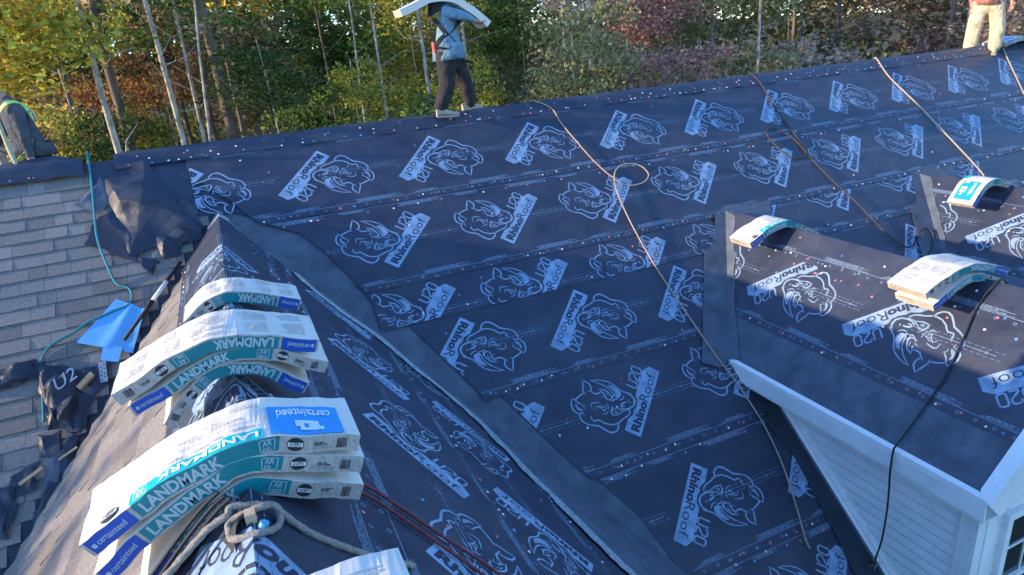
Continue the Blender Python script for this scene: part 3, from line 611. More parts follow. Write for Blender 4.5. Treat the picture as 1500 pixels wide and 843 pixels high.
for xb_, zb_, full in ((XB, ZB, True), (XC, ZC, False)):
    L, Rr, yt, rE, yv2 = dormer(xb_, zb_, full)
    # granulated eave membrane, printed sheet, ridge wrap
    b = MB(); b.slab([(-yv2(1.05)-.02, 1.05), (-YB0-.02, 1.05), (-YB0-.02, rE), (-yv2(rE), rE)], L.P, .001, .004); b.build("eave_membrane", M_GRAN, house)
    b = MB(); b.slab([(-yv2(1.0), 1.04), (-yv2(1.0)+.55, 1.06), (-yv2(1.0)+.68, rE-.04), (-yv2(rE), rE-.01)], L.P, .004, .0065); b.build("eave_membrane", M_GRAN, house)
    pb = [(-yv2(.10)+.12, .05), (-YB0-.05, .05)]+wavy(-yv2(1.242)+.15, -YB0-.05, 1.242, 20, .006, 8)[::-1]
    ph = -(-4.277-.59) if full else 3.68-0.0; 
    sheet("underlayment_sheet", L, pb, .010, .03, 1.242, ph-1.345, .265, False, -yv2(.1), -YB0, lo=-yv2(.1)+.2, hi=-YB0+.8, pitch=1.345, clips=[(1, 0, -YB0-.05), (-1, 0, yv2(.6)-.12)]); field_caps(L, pb, .010, -yv2(.1), -YB0, .4, 1.1, 3.0); edge_caps(L, pb, .010, -yv2(.1), -YB0, .43, .25, .02)
    # ridge wrap
    b = MB(); cr = []
    ys = [yt-.10-i*(yt-.10-YB0-.04)/24 for i in range(25)]
    for i, y in enumerate(ys):
        for pl, sg, w in ((L, -1, .36), (L, -1, .18), (L, -1, .02)): b.v.append(pl.P(sg*y, w+(.012*fbm(y*2, 1) if w > .3 else 0), .0145))
        b.v.append(Vector((xb_, y, zb_+.018)))
        for pl, sg, w in ((Rr, 1, .02), (Rr, 1, .18), (Rr, 1, .5)): b.v.append(pl.P(sg*y, w, .0145))
    b.f = [(i*7+k, (i+1)*7+k, (i+1)*7+k+1, i*7+k+1) for i in range(24) for k in range(6)]
    rw_ = b.build("ridge_sheet", M_MEM, house)
    pr_ = [(-yt, .0), (-YB0, .0), (-YB0, .37), (-yt, .37)]
    sheet_prints(L, [(-yt+.12, .01), (-YB0-.06, .01), (-YB0-.06, .35), (-yt+.12, .35)], -.86, .36, .0155, rw_, -yt, -YB0, 2.0)
    edge_caps(L, pr_, .0145, -yt+.15, -YB0-.06, .31, .2, .02); edge_caps(L, pr_, .0145, -yt+.15, -YB0-.06, .12, .5, .05)
    # valley strip: main side and dormer side
    dxv = (lambda s: xb_-(zb_-(-s*sp_))/math.tan(PB))
    sv0 = -zb_/sp_; svE = -(zb_-WB*math.tan(PB))/sp_
    left = ragged([(dxv(sv0)-.05, sv0-.02), (dxv(sv0+.05)-.16, sv0+.06), (dxv(sv0+.5)-.20, sv0+.50), (dxv(sv0+.52)-.36, sv0+.55), (dxv(svE-.4)-.37, svE-.4), (dxv(svE)-.36, svE-.05), (dxv(svE)-.20, svE+.06)], .02, 5)
    b = MB(); b.slab(left+[(dxv(svE)+.02, svE+.02), (dxv(sv0)+.05, sv0)], MAIN.P, .036, .0395); b.build("valley_membrane", M_GRAN, house)
    right = ragged([(-yv2(rE)+.02, rE), (-yv2(rE)+.14, rE-.1), (-yv2(1.1)+.16, 1.1), (-yv2(.7)+.17, .7), (-yv2(.3)+.20, .3), (-yt+.26, .04)], .02, 5)
    b = MB(); b.slab([(-yt-.01, .0), (-yv2(rE)-.01, rE)]+right, L.P, .016, .0195); b.build("valley_membrane", M_GRAN, house)
    # plain sheet right of the apex, folded over the ridge end
    q = [(xb_-.02, sv0-.05), (xb_+.75, sv0+.02), (xb_+.55, sv0+.35), (xb_+.1, sv0+.2)]
    b = MB(); b.slab(ragged(q, .02, 4), MAIN.P, .0365, .039); b.build("valley_membrane", M_GRAN, house)
for k, m_ in (("w", M_CAPW), ("r", M_CAPR), ("b", M_CAPB)): tag(CAPS[k].build("cap_nails", m_, house), kind="stuff")

# ------------------------------------------------------------------ shingle bundles
def yplane(px, py, y): q = hit(px, py, (0, 1, 0), y); return (float(q[0]), float(q[2]))
class Bundle:
    def __init__(s, label, profile, yf, th=0.075, depth=0.337, kind="U", top="fine", length=None, yaw=0.0, seed=0, keep='R', group=None, ends="pack", bands=True):
        pts = [np.array(p) for p in profile]; dense = [np.array((q.x, q.z)) for q in spline([(p[0], 0, p[1]) for p in pts], 8)]
        L = [0]
        for a, b_ in zip(dense, dense[1:]): L.append(L[-1]+np.linalg.norm(b_-a))
        if length and L[-1] < length:     # lengthen along the end tangent
            ex_ = length-L[-1]
            if keep == 'R': t = dense[0]-dense[2]; t /= np.linalg.norm(t); dense = [dense[0]+t*ex_]+dense
            else: t = dense[-1]-dense[-3]; t /= np.linalg.norm(t); dense = dense+[dense[-1]+t*ex_]
            L = [0]
            for a, b_ in zip(dense, dense[1:]): L.append(L[-1]+np.linalg.norm(b_-a))
        s.L = L[-1]; s.dense = np.array(dense); s.cum = np.array(L)/L[-1]; s.yf = yf; s.th = th; s.d = depth; s.kind = kind; s.yaw = yaw; s.sd = seed
        s.cx = float(np.interp(.5, s.cum, s.dense[:, 0]))
        base = s.pt(.5, 0, .5); s.root = empty("shingle_bundle", base, label, "shingle bundle", group)
        N = 64; b = MB(); mi = []
        W = (0, .33, .66, 1)
        for i in range(N+1):
            t = i/N
            for w in W: b.v.append(s.pt(t, s.th, w, jx=True))
            for w in W[::-1]: b.v.append(s.pt(t, 0, w, jx=True))
        m = 8
        for i in range(N):
            for k in range(m):
                a, c = i*m+k, i*m+(k+1) % m; b.f.append((a, a+m, c+m, c)); mi.append(1 if k == 7 else (0 if k < 3 else (1 if k == 3 else 0)))
        s.body = obj("wrapper", b.v, b.f, [M_PAPER, M_FOIL if bands else M_PAPER], s.root, mi=mi)
        for e, t in (("l", 0), ("r", 1)):
            c = MB(); c.add([s.pt(t, h, w, jx=True) for h, w in ((0, 0), (s.th, 0), (s.th, 1), (0, 1))], [(0, 1, 2, 3) if t == 0 else (3, 2, 1, 0)]); o = c.build("pack_end", M_EDGE, s.root)
            if ends == "pack":
                c = MB()
                for k in range(5):
                    h = s.th*(.16+.17*k); q = [s.pt(t+(-.0015 if t == 0 else .0015), hh, w) for hh, w in ((h, .02+.03*rnd.random()), (h+.003, .02), (h+.003, .7+.28*rnd.random()), (h, .97))]; c.add(q, [(0, 1, 2, 3) if t == 0 else (3, 2, 1, 0)])
                tag(c.build("shingle_layers", M_EDGEL, o), kind="stuff")
        if bands: s.side()
        if top == "front": s.top_front()
        elif top == "fine": s.top_fine()
        elif top == "panel": s.top_panel()
    def pt(s, t, h, w, jx=False):
        """t along the length, h above the underside, w front to back"""
        x = np.interp(t, s.cum, s.dense[:, 0]); z = np.interp(t, s.cum, s.dense[:, 1]); e = .02
        if t < 0: d0 = s.dense[1]-s.dense[0]; d0 = d0/np.linalg.norm(d0); x, z = s.dense[0]+d0*t*s.L
        if t > 1: d0 = s.dense[-1]-s.dense[-2]; d0 = d0/np.linalg.norm(d0); x, z = s.dense[-1]+d0*(t-1)*s.L
        d = np.array((np.interp(min(t+e, 1), s.cum, s.dense[:, 0])-np.interp(max(t-e, 0), s.cum, s.dense[:, 0]), np.interp(min(t+e, 1), s.cum, s.dense[:, 1])-np.interp(max(t-e, 0), s.cum, s.dense[:, 1]))); d = d/np.linalg.norm(d)
        n = np.array((-d[1], d[0])); k = h-s.th; p = np.array((x, z))+n*k
        wob = 0.009*fbm(t*6, w*2.5, s.sd)
        y = w*s.d+s.yaw*(x-s.cx)
        return Vector((p[0], s.yf+y, p[1]+wob))
    def front(s, t, v, o=.0014):
        if s.kind == "D": t, v = 1-t, 1-v
        return s.pt(t, v*s.th, 0)+Vector((0, -o, 0))
    def topm(s, t, w, o=.0014):
        if s.kind == "D": t = 1-t
        p = s.pt(t, s.th, w); q = s.pt(t, s.th+.03, w); return p+(q-p)*((o+.0022)/.03)
    def patch(s, name, f, m, t0, t1, v0, v1, o, par, n=14, nv=1):
        b = MB(); flip = (f == s.front and s.kind == "D" and False)
        for i in range(n+1):
            for j in range(nv+1): b.v.append(f(t0+(t1-t0)*i/n, v0+(v1-v0)*j/nv, o))
        k = nv+1; b.f = [(i*k+j, (i+1)*k+j, (i+1)*k+j+1, i*k+j+1) for i in range(n) for j in range(nv)]
        return b.build(name, m, par)
    def text(s, name, f, m, txt, t0, t1, v0, v1, o, par, bold=.02, rot=False):
        v, fc, _ = text2d(txt, bold); V = []
        for a, c in v:
            if rot: a, c = 1-a, 1-c
            V.append(f(t0+(t1-t0)*a, v0+(v1-v0)*c, o))
        return obj(name, V, fc, m, par)
    def ring2(s, name, f, m, tc, vc, rt, rv, o, par, n=14):
        V = [f(tc+rt*math.cos(a), vc+rv*math.sin(a), o) for a in [2*math.pi*k/n for k in range(n)]]; return obj(name, V, [tuple(range(n))], m, par)
    def box_outline(s, f, t0, t1, v0, v1, wt, wv, o, par, m):
        b = MB()
        for a0, a1, c0, c1 in ((t0, t1, v0, v0+wv), (t0, t1, v1-wv, v1), (t0, t0+wt, v0, v1), (t1-wt, t1, v0, v1)): b.quad(f(a0, c0, o), f(a1, c0, o), f(a1, c1, o), f(a0, c1, o))
        b.build("icon_frame", m, par)
    def lines(s, f, m, t0, t1, v0, v1, n, o, par, wgt=.5, seg=.03):
        b = MB(); h = (v1-v0)/n
        for i in range(n):
            t = t0; end = t1-rnd.random()*.35*(t1-t0)
            while t < end:
                l = rnd.uniform(.4, 1.4)*seg; b.quad(f(t, v0+i*h, o), f(min(t+l, end), v0+i*h, o), f(min(t+l, end), v0+(i+wgt)*h, o), f(t, v0+(i+wgt)*h, o)); t += l+.004
        return tag(b.build("fine_print", m, par), kind="stuff")
    def side(s):
        f = s.front; R = s.root
        bl = s.patch("blue_band", f, M_BLUE, .012, .178, .05, 1.0, .0012, R, 12, 2); s.text("lettering", f, M_LETF, "certainteed", .042, .150, .34, .72, .0022, bl, .01)
        b = MB(); b.quad(f(.022, .36, .0022), f(.036, .36, .0022), f(.036, .62, .0022), f(.022, .62, .0022)); b.build("emblem", M_LETF, bl)
        tl = s.patch("teal_band", f, M_TEAL, .192, .715, .13, 1.0, .0012, R, 34, 2); s.text("lettering", f, M_LETF, "LANDMARK", .215, .505, .20, .92, .0022, tl, .035)
        s.box_outline(f, .640, .700, .18, .92, .0035, .05, .0022, tl, M_LETF); s.text("lettering", f, M_LETF, "AR", .652, .688, .52, .82, .0022, tl, .015); s.lines(f, M_LETF, .650, .692, .26, .46, 2, .0022, tl, .6, .02)
        c = s.ring2("round_emblem", f, M_BLACK, .770, .52, .030, .40, .0016, R); b = MB(); b.quad(f(.744, .40, .0024), f(.796, .40, .0024), f(.796, .64, .0024), f(.744, .64, .0024)); b.build("emblem_bar", M_LET, c); s.text("lettering", f, M_BLACK, "AVERY", .748, .792, .42, .62, .0030, c, .02)
        s.lines(f, M_BLACK, .835, .885, .42, .66, 2, .0016, R, .6, .03); s.lines(f, M_GTXT, .835, .905, .22, .38, 2, .0016, R, .5, .02)
        b = MB()
        for k in range(9): b.quad(f(.918+.0042*k, .2, .0016), f(.918+.0042*k+rnd.choice((.0016, .003)), .2, .0016), f(.918+.0042*k+.002, .8, .0016), f(.918+.0042*k, .8, .0016))
        tag(b.build("barcode", M_BLACK, R), kind="stuff")
    def top_front(s):
        f = s.topm; R = s.root; tx = lambda *a, **k: s.text("lettering", f, *a, rot=True, **k)
        tl = s.patch("teal_strip", f, M_TEAL2, .190, .660, .0, .215, .0012, R, 48, 3); tx(M_LET, "LANDMARK", .295, .645, .045, .165, .0034, tl, bold=.03)
        s.box_outline(f, .205, .255, .03, .19, .003, .014, .0022, tl, M_LET); s.text("lettering", f, M_LET, "AR", .213, .247, .06, .15, .0022, tl, .02, rot=True)
        tx(M_GTXT, "Shingles / Bardeaux / Tejas", .330, .640, .265, .345, .0016, R, bold=.005)
        tx(M_GTXT, "Nail Pattern", .480, .600, .50, .56, .0016, R, bold=.0); tx(M_GTXT, "CertaSeal", .560, .660, .74, .80, .0016, R, bold=.0); tx(M_GTXT, "Quadrant", .36, .43, .56, .61, .0016, R, bold=.0)
        for t0, t1, w0, w1, n in ((.50, .64, .40, .48, 4), (.46, .55, .60, .68, 4), (.40, .46, .50, .58, 3), (.13, .32, .40, .46, 2), (.20, .36, .30, .34, 1), (.36, .46, .42, .48, 3), (.56, .66, .84, .88, 2)): s.lines(f, M_GTXTL, t0, t1, w0, w1, n, .0016, R, .35, .02)
        bp = s.patch("blue_panel", f, M_SKYB, .685, .945, .03, .72, .0012, R, 40, 4); tx(M_LET, "certainteed", .715, .915, .42, .62, .0040, bp, bold=.02)
        g = MB()
        for a0, a1, c0, c1 in ((.790, .806, .12, .33), (.845, .861, .12, .33), (.806, .845, .12, .18), (.806, .845, .27, .33), (.822, .845, .18, .27), (.861, .875, .12, .2), (.776, .790, .2, .33)): g.quad(f(a0, c0, .0040), f(a1, c0, .0040), f(a1, c1, .0040), f(a0, c1, .0040))
        g.build("emblem", M_LET, bp)
        c = s.ring2("round_emblem", f, M_BLACK, .110, .13, .034, .095, .0012, R); b = MB(); b.quad(f(.080, .10, .0020), f(.140, .10, .0020), f(.140, .16, .0020), f(.080, .16, .0020)); b.build("emblem_bar", M_LET, c); s.text("lettering", f, M_BLACK, "AVERY", .086, .134, .108, .152, .0028, c, .02, rot=True)
    def top_fine(s):
        f = s.topm; R = s.root
        for t0, t1, w0, w1, n in ((.06, .18, .15, .55, 7), (.06, .20, .65, .9, 5), (.24, .36, .12, .5, 8), (.24, .38, .6, .92, 6), (.44, .62, .3, .85, 9), (.66, .78, .15, .55, 7), (.68, .80, .62, .9, 4), (.85, .96, .2, .4, 3), (.84, .95, .55, .85, 5), (.44, .60, .1, .22, 2)): s.lines(f, M_GTXTL, t0, t1, w0, w1, n, .0014, R, .38, .03)
    def top_panel(s):
        f = s.topm; R = s.root; bp = s.patch("blue_panel", f, M_SKYB, .06, .36, .18, .86, .0012, R, 10, 2); s.text("lettering", f, M_LET, "certainteed", .09, .33, .28, .44, .0022, bp, .02)
        b = MB(); b.quad(f(.17, .55, .0022), f(.25, .55, .0022), f(.25, .76, .0022), f(.17, .76, .0022)); b.build("emblem", M_LET, bp); s.patch("teal_strip", f, M_TEAL2, .40, .62, .86, .99, .0012, R, 8, 1)
M_TEAL2 = mat("bright_teal_strip", (0.0, 0.48, 0.52), rough=0.4, spec=0.4, var=0.05, scale=10)
Z5 = lambda a, b: (100+a/2.978, 560+b/2.978)
Z2 = lambda a, b: (150+a/3.2415, 380+b/3.2415)
def prof_px(pts, zf, y): return [yplane(*zf(*q), y) for q in pts]
G1 = "bundles draped over the wing ridge"
YS3 = -6.30
B = Bundle("uppermost of the three bundles beside the knotted rope, bright blue panel on its white top", prof_px([(45,715),(120,655),(230,572),(400,445),(540,370),(670,303),(740,275),(850,245),(930,237),(1100,235),(1275,232)], Z5, YS3), YS3, .070, top="front", seed=1, depth=.345)
print("bundle lengths", B.L)
B = Bundle("middle bundle of the stack of three beside the knotted rope, torn at its right end", prof_px([(110,843),(200,755),(285,668),(420,560),(560,450),(700,365),(830,325),(950,322),(1120,324),(1292,326)], Z5, YS3-.005), YS3-.005, .068, top="none", seed=2, length=1.0); print(B.L)
B = Bundle("lowest bundle of the stack of three beside the knotted rope, lying on the printed ridge", prof_px([(330,880),(430,745),(520,640),(620,530),(720,455),(830,420),(960,428),(1120,438),(1290,448)], Z5, YS3-.005), YS3-.005, .070, top="none", seed=3, length=1.0); print(B.L)
YS2 = -5.40
B = Bundle("top bundle of the stack with two upside-down labels, its fine-print face up", prof_px([(40,645),(180,560),(300,480),(420,415),(520,375),(640,358),(770,362),(870,368),(1030,380)], Z2, YS2), YS2, .068, kind="D", top="fine", seed=4, depth=.38); print(B.L)
B = Bundle("middle bundle of its stack, upright lettering and torn blue band, under a fine-print bundle", prof_px([(120,700),(200,655),(290,605),(400,528),(500,468),(600,433),(700,420),(830,430),(950,458),(1075,488)], Z2, YS2), YS2, .062, top="none", seed=5, depth=.38); print(B.L)
B = Bundle("sagging bottom bundle with ragged underside and upside-down label, arched over the printed ridge", prof_px([(290,785),(330,718),(400,620),(480,545),(560,505),(650,487),(740,492),(800,512),(900,552),(985,590)], Z2, YS2+.01), YS2+.01, .062, kind="D", top="none", seed=6); print(B.L)
YS1 = -4.02
B = Bundle("single bundle bent over the wing ridge, standing alone beyond the taller stacks", prof_px([(385,300),(440,238),(500,190),(560,165),(620,153),(720,156),(820,170),(945,192)], Z2, YS1), YS1, .080, kind="D", top="fine", seed=7); print(B.L)
# bundle at the foot of the picture
Zb = lambda a, b: (a, b)
B = Bundle("white-topped bundle on the ridge just below the grey knotted rope", [(-.62, -1.12), (-.4, -.86), (-.2, -.68), (0, -.60), (.2, -.60), (.36, -.63)], -7.275, .07, top="fine", seed=8, yaw=.10, depth=.34); print(B.L)
Zr = lambda a, b: (1000+a/7.025, 300+b/7.025)
YB1 = -3.02
B = Bundle("sunlit bundle draped over the dormer ridge beside the grey valley strip", prof_px([(690,400),(800,312),(900,245),(1000,190),(1100,168),(1225,205),(1400,285)], Zr, YB1), YB1, .075, top="front", seed=9, length=1.0, keep='R'); print(B.L)
Zr2 = lambda a, b: (1300+a/6.02, 340+b/6.02)
YB2 = -5.22
B = Bundle("fine-print bundle topping the pair on the dormer ridge", prof_px([(335,545),(450,450),(540,390),(640,330),(740,290),(850,280),(960,295),(1075,325)], Zr2, YB2), YB2, .066, kind="D", top="fine", seed=10, length=.98, keep='R', depth=.36); print(B.L)
B = Bundle("lower bundle of the pair on the dormer ridge, blue corner toward the eave", prof_px([(400,650),(530,540),(640,450),(750,385),(850,370),(900,378),(1035,430)], Zr2, YB2-.005), YB2-.005, .066, top="none", seed=11, length=.98, keep='R', depth=.36); print(B.L)
Zr3 = lambda a, b: (1300+a/6.02, 220+b/6.02)
YC1 = -3.22
B = Bundle("bundle with opened end and bright blue panel on the farther dormer ridge", prof_px([(745,490),(800,400),(850,325),(900,280),(960,255),(1040,262),(1120,300)], Zr3, YC1), YC1, .085, top="panel", seed=12, length=.9, keep='R'); print(B.L)
B = Bundle("bundle lying on the main ridge beside the worker in pale trousers", [(14.15, .10), (14.5, .165), (14.85, .165), (15.15, .12)], -.20, .085, top="panel", seed=13, depth=.45); print(B.L)

# ------------------------------------------------------------------ ropes
def rope(label, pts, r, m, cat="rope", n=6, twist=0, amp=0.0, nn=7, st=2, group=None):
    b = MB(); b.tube(spline(pts, nn), r, n, twist, amp, strands=st); o = b.build("rope", m, None, smooth=True); tag(o, label, cat, group); return o
def on(pl, pts, h): return [pl.P(*pl.px(x, y), h if not isinstance(h, list) else h[i]) for i, (x, y) in enumerate(pts)]
M_TAN = mat("tan_rope", (0.50, 0.34, 0.24), rough=0.8, var=0.3, scale=60); M_BRN = mat("dark_rope", (0.06, 0.05, 0.05), rough=0.8, var=0.6, scale=40); M_BLK = mat("black_rope", (0.018, 0.019, 0.024), rough=0.7, var=0.3, scale=60)
M_PALE = mat("pale_rope", (0.42, 0.34, 0.27), rough=0.85, var=0.2, scale=60); M_TLR = mat("teal_rope", (0.01, 0.22, 0.27), rough=0.7, var=0.4, scale=50); M_RED = mat("red_rope", (0.17, 0.035, 0.045), rough=0.75, var=0.6, scale=120); M_GRY = mat("fuzzy_grey_rope", (0.33, 0.31, 0.28), rough=1.0, spec=.1, var=0.35, scale=120, bump=1.0, bscale=300, bdist=.006)
H = .045
rope("tan rope with one round loop running down the printed slope", [Vector((4.25, .12, .02)), Vector((4.2, 0, .09))]+on(MAIN, [(806,164),(820,185),(845,215),(870,243),(893,263),(915,276),(938,274),(947,262),(935,249),(915,246),(902,252),(897,266),(902,290),(925,340),(960,398),(1000,458),(1040,517),(1070,556),(1090,585),(1115,625),(1140,680),(1160,740),(1175,790),(1183,806)], [.062]*6+[.078]*8+[.056]*3+[.055, .055, .055, .065, .065, .055, .045, .045, .042, .036]), .0082, M_TAN)
rope("dark rope with a narrow loop crossing toward the valley between the dormers", [Vector((8.15, .12, .0)), Vector((8.1, 0, .09))]+on(MAIN, [(1112,128),(1130,158),(1150,186),(1170,214),(1178,228),(1168,236),(1150,232),(1130,214),(1119,199),(1127,192),(1145,198),(1165,213),(1182,233),(1215,268),(1250,300),(1290,342),(1305,355),(1325,366),(1338,358),(1343,344),(1352,339),(1362,346),(1362,362),(1357,378)], .06), .0105, M_BRN)
rope("straight pale rope from the main ridge to the farther dormer bundle", [Vector((11.0, .1, .02)), Vector((10.93, 0, .08))]+on(MAIN, [(1300,118),(1340,157),(1380,199),(1425,247),(1437,262)], .062), .012, M_PALE)
rope("pale rope hanging from the ridge at the feet of the worker in pale trousers", [Vector((14.35, .1, .02)), Vector((14.3, 0, .08))]+on(MAIN, [(1472,90),(1485,118),(1500,150),(1520,195),(1540,240)], .062), .012, M_PALE)
q0 = BL.px(1453, 416)
eave_p = Vector(hit(1310, 661, (1, 0, 0), XB-WB-.03))
rope("black rope running over the dormer eave and down its siding", [Vector((XB+.3, -5.36, ZB-.27)), Vector((XB+.02, -5.34, ZB+.04))]+on(BL, [(1435,450),(1410,505),(1385,556),(1345,615)], .03)+[eave_p+Vector((.03, 0, .06)), eave_p+Vector((-.012, 0, .01))]+[Vector(hit(x, y, (1, 0, 0), xx)) for x, y, xx in ((1304, 690, XB-WB-.03), (1302, 720, XB-WB+.02), (1299, 750, XB-WB+.08), (1292, 790, XB-WB+.14), (1283, 818, XB-WB+.18))]+on(MAIN, [(1276,836)], .05), .0085, M_BLK)
TE = rope("teal rope lying from the ridge across old shingles and a folded blue sheet", [Vector((-1.25, .12, .03)), Vector((-1.24, 0, .12))]+on(MAIN, [(134,256),(138,290),(142,330),(148,362),(160,395),(172,418),(190,425),(195,440),(188,452),(172,458),(150,468),(130,477),(110,490),(85,503),(68,518),(60,545),(64,580),(66,620)], [.05, .05, .06, .10, .06, .03, .03, .04, .05, .05, .05, .05, .035, .03, .03, .03, .03, .03]), .011, M_TLR)
rope("upper of two dark red ropes running off beneath the stack of three bundles", on(AR, [(470,690),(537,724),(580,752),(640,793),(700,832),(760,875)], .035), .0085, M_RED, twist=120, amp=.10, nn=20, group="red ropes")
rope("lower of two dark red ropes running off beneath the stack of three bundles", on(AR, [(465,702),(537,738),(580,766),(640,808),(690,843),(740,882)], .035), .0085, M_RED, twist=120, amp=.10, nn=20, group="red ropes")
def Y(px, py, y): q = hit(px, py, (0, 1, 0), y); return Vector((float(q[0]), y, float(q[2])))
def onA(x, y, h):
    q = AR.px(x, y)
    return AR.P(q[0], q[1], h) if q[1] >= 0 else AL.P(*AL.px(x, y), h)
gA = [Y(x, y, q) for x, y, q in ((195,890,-6.45),(245,842,-6.43),(275,808,-6.42),(305,775,-6.42),(332,756,-6.42))]
gB = [onA(x, y, h) for (x, y), h in zip([(360,750),(385,757),(398,767),(401,779),(390,789),(372,793),(358,796),(352,786),(356,770),(370,762),(388,762),(410,770),(450,792),(500,812),(545,826),(600,838)], [.05, .05, .045, .035, .035, .035, .04, .04, .045, .06, .06, .04, .03, .03, .03, .03])]
rope("thick fuzzy grey rope knotted in a loop over the ridge anchor", gA+gB, .0130, M_GRY, n=10, twist=95, amp=.14, nn=14, st=3)
for k, lab in enumerate(("uppermost black cord in front of the lowest bundle by the knotted rope", "middle black cord in front of the lowest bundle by the knotted rope", "lowest black cord in front of the lowest bundle by the knotted rope")):
    o = (-10, 0, 9)[k]; rope(lab, [Y(x+o, y+o*.4, -6.345-.012*k) for x, y in ((190,905),(236,842),(262,805),(290,768),(312,742),(330,726))], .008, M_BLK, group="black cords")
# anchor under the knot
an = empty("roof_anchor", crest_map(-6.52, 0, .02), "small roof anchor with a blue cap and torn wood showing inside the rope knot", "anchor")
b = MB(); b.box(crest_map(-6.50, .0, .03), .035, .045, .04); b.build("wood_block", mat("raw_wood", (0.55, 0.40, 0.26), rough=.8, var=.3, scale=20), an)
b = MB(); b.tube([crest_map(-6.55, .03, .02), crest_map(-6.55, .03, .055)], .016, 10); b.build("cap", M_CAPB, an)
b = MB(); b.add([crest_map(-6.42, -.03, .03), crest_map(-6.50, -.09, .05), crest_map(-6.60, -.06, .03), crest_map(-6.52, -.02, .06), crest_map(-6.46, .0, .04)], [(0, 1, 3), (1, 2, 3), (0, 3, 4), (3, 1, 0), (3, 2, 1), (4, 3, 0)]); b.build("torn_membrane", M_MEM, an)
# frayed tuft at the lower end of the black rope
b = MB(); c0 = MAIN.P(*MAIN.px(1278, 832), .03); r2 = random.Random(4)
for k in range(12):
    e = c0+Vector((r2.uniform(-.09, .05), r2.uniform(-.06, .06), r2.uniform(.0, .13))); b.tube([c0, c0.lerp(e, .5)+Vector((0, 0, .02)), e], [.006, .005, .002], 5)
tag(b.build("rope_knot", M_PALE), "frayed pale tuft of rope strands where the black rope meets the roof", "rope")

# ------------------------------------------------------------------ torn membrane and scraps
M_CRUM = mat("torn_membrane", (0.028, 0.036, 0.062), rough=0.5, spec=0.4, var=0.25, scale=5, bump=.25, bscale=9)
def crumple(label, pl, quad_px, amp, seed, name="torn_membrane", m=M_CRUM, n=22, freq=3.0, base=.02, lift=0.0, cat="torn membrane"):
    c = [pl.px(*q) for q in quad_px]; vs = []; fs = []; n = max(n*2, 14); rc = random.Random(int(seed*10)); F = []
    for k in range(6): a_ = rc.uniform(0, math.pi); F.append((math.cos(a_), math.sin(a_), rc.uniform(.8, 2.2)*1.1/freq*(1 if k < 4 else .5), rc.random(), rc.uniform(.5, 1)*(1 if k < 4 else .35)))
    FW = sum(q[4] for q in F)
    def fold(u, v): return sum(w*abs(((u*a_+v*b_+.03*noise.noise(Vector((u*3, v*3, seed))))/L_+ph) % 1-.5)*2 for a_, b_, L_, ph, w in F)/FW
    for i in range(n+1):
        for j in range(n+1):
            a, d = i/n, j/n
            u = (1-a)*(1-d)*c[0][0]+a*(1-d)*c[1][0]+a*d*c[2][0]+(1-a)*d*c[3][0]; v = (1-a)*(1-d)*c[0][1]+a*(1-d)*c[1][1]+a*d*c[2][1]+(1-a)*d*c[3][1]
            e = min(a, 1-a, d, 1-d); f1 = noise.noise(Vector((u*freq, v*freq, seed))); f2 = noise.noise(Vector((u*freq*2.3, v*freq*2.3, seed+9)))
            h = base+amp*2.4*max(0, fold(u, v)-.22)*min(1, .30+e*5)
            edge = .05 if e == 0 else 0
            vs.append(pl.P(u+edge*f2+amp*.5*f1*e*3, v+edge*noise.noise(Vector((u*8, v*8, seed)))+amp*.4*f2, max(h+lift*e, .028)))
    for i in range(n):
        for j in range(n):
            k = i*(n+1)+j; fs += [(k, k+1, k+n+2), (k, k+n+2, k+n+1)] if (i+j) % 2 else [(k, k+1, k+n+1), (k+1, k+n+2, k+n+1)]
    o = obj(name, vs, fs, m); tag(o, label, cat); return o
crumple("large crumpled sheet of dark membrane bunched up at the head of the valley", MAIN, [(150,262),(212,236),(300,345),(190,378)], .11, 3.3, freq=2.4, n=30, lift=.16)
crumple("folded dark flap drooping below the large crumpled sheet", MAIN, [(196,300),(282,290),(298,345),(240,386)], .07, 8.1, freq=4, n=14, lift=.1)
crumple("flat dark membrane scrap under the teal rope", MAIN, [(148,318),(185,300),(205,385),(122,360)], .02, 5.7, freq=2.5, n=8)
crumple("curled dark shingle scrap poking from under the crumpled sheet", MAIN, [(112,303),(150,262),(165,300),(140,314)], .02, 6.7, freq=5, n=6, m=M_GRAN)
crumple("dark torn point of membrane below the crumpled sheet", MAIN, [(200,378),(236,383),(225,405),(212,394)], .015, 2.2, freq=5, n=5)
crumple("long rolled strip of dark membrane lying on the old shingles", MAIN, [(-60,560),(58,528),(66,556),(-60,590)], .06, 7.9, freq=5, n=16, lift=.10)
cr2 = crumple("crumpled membrane heap with part of a pale printed letter, low in the valley", MAIN, [(50,530),(122,548),(112,640),(72,612)], .08, 4.4, freq=5, n=16, lift=.10)
crumple("bright-edged upright fold of membrane beside the crumpled heap", MAIN, [(74,600),(90,596),(92,628),(72,634)], .05, 1.4, freq=7, n=6, lift=.15)
for k, (lab, qd) in enumerate((("grey shingle scrap with one round hole above the pale lath", [(67,670),(97,668),(92,715),(66,722)]), ("dark blue membrane scrap beside the crumpled heap", [(60,640),(92,636),(98,668),(64,672)]), ("dark scrap lying against the wing shingles below the wood block", [(108,575),(136,578),(120,640),(98,640)]), ("long dark membrane scrap sliding down the valley", [(92,655),(118,640),(80,760),(50,770)]), ("torn membrane scrap with pale print over the lower lath", [(14,700),(60,680),(52,720),(10,735)]), ("dark flat membrane piece at the foot of the valley", [(-20,715),(30,712),(10,790),(-30,800)]), ("dark torn strip beside the perforated strap", [(128,545),(165,520),(160,565),(136,590)]))):
    crumple(lab, MAIN, qd, .03, 10+k*1.7, freq=6, n=7, base=.03, m=M_GRAN if k == 0 else M_CRUM)
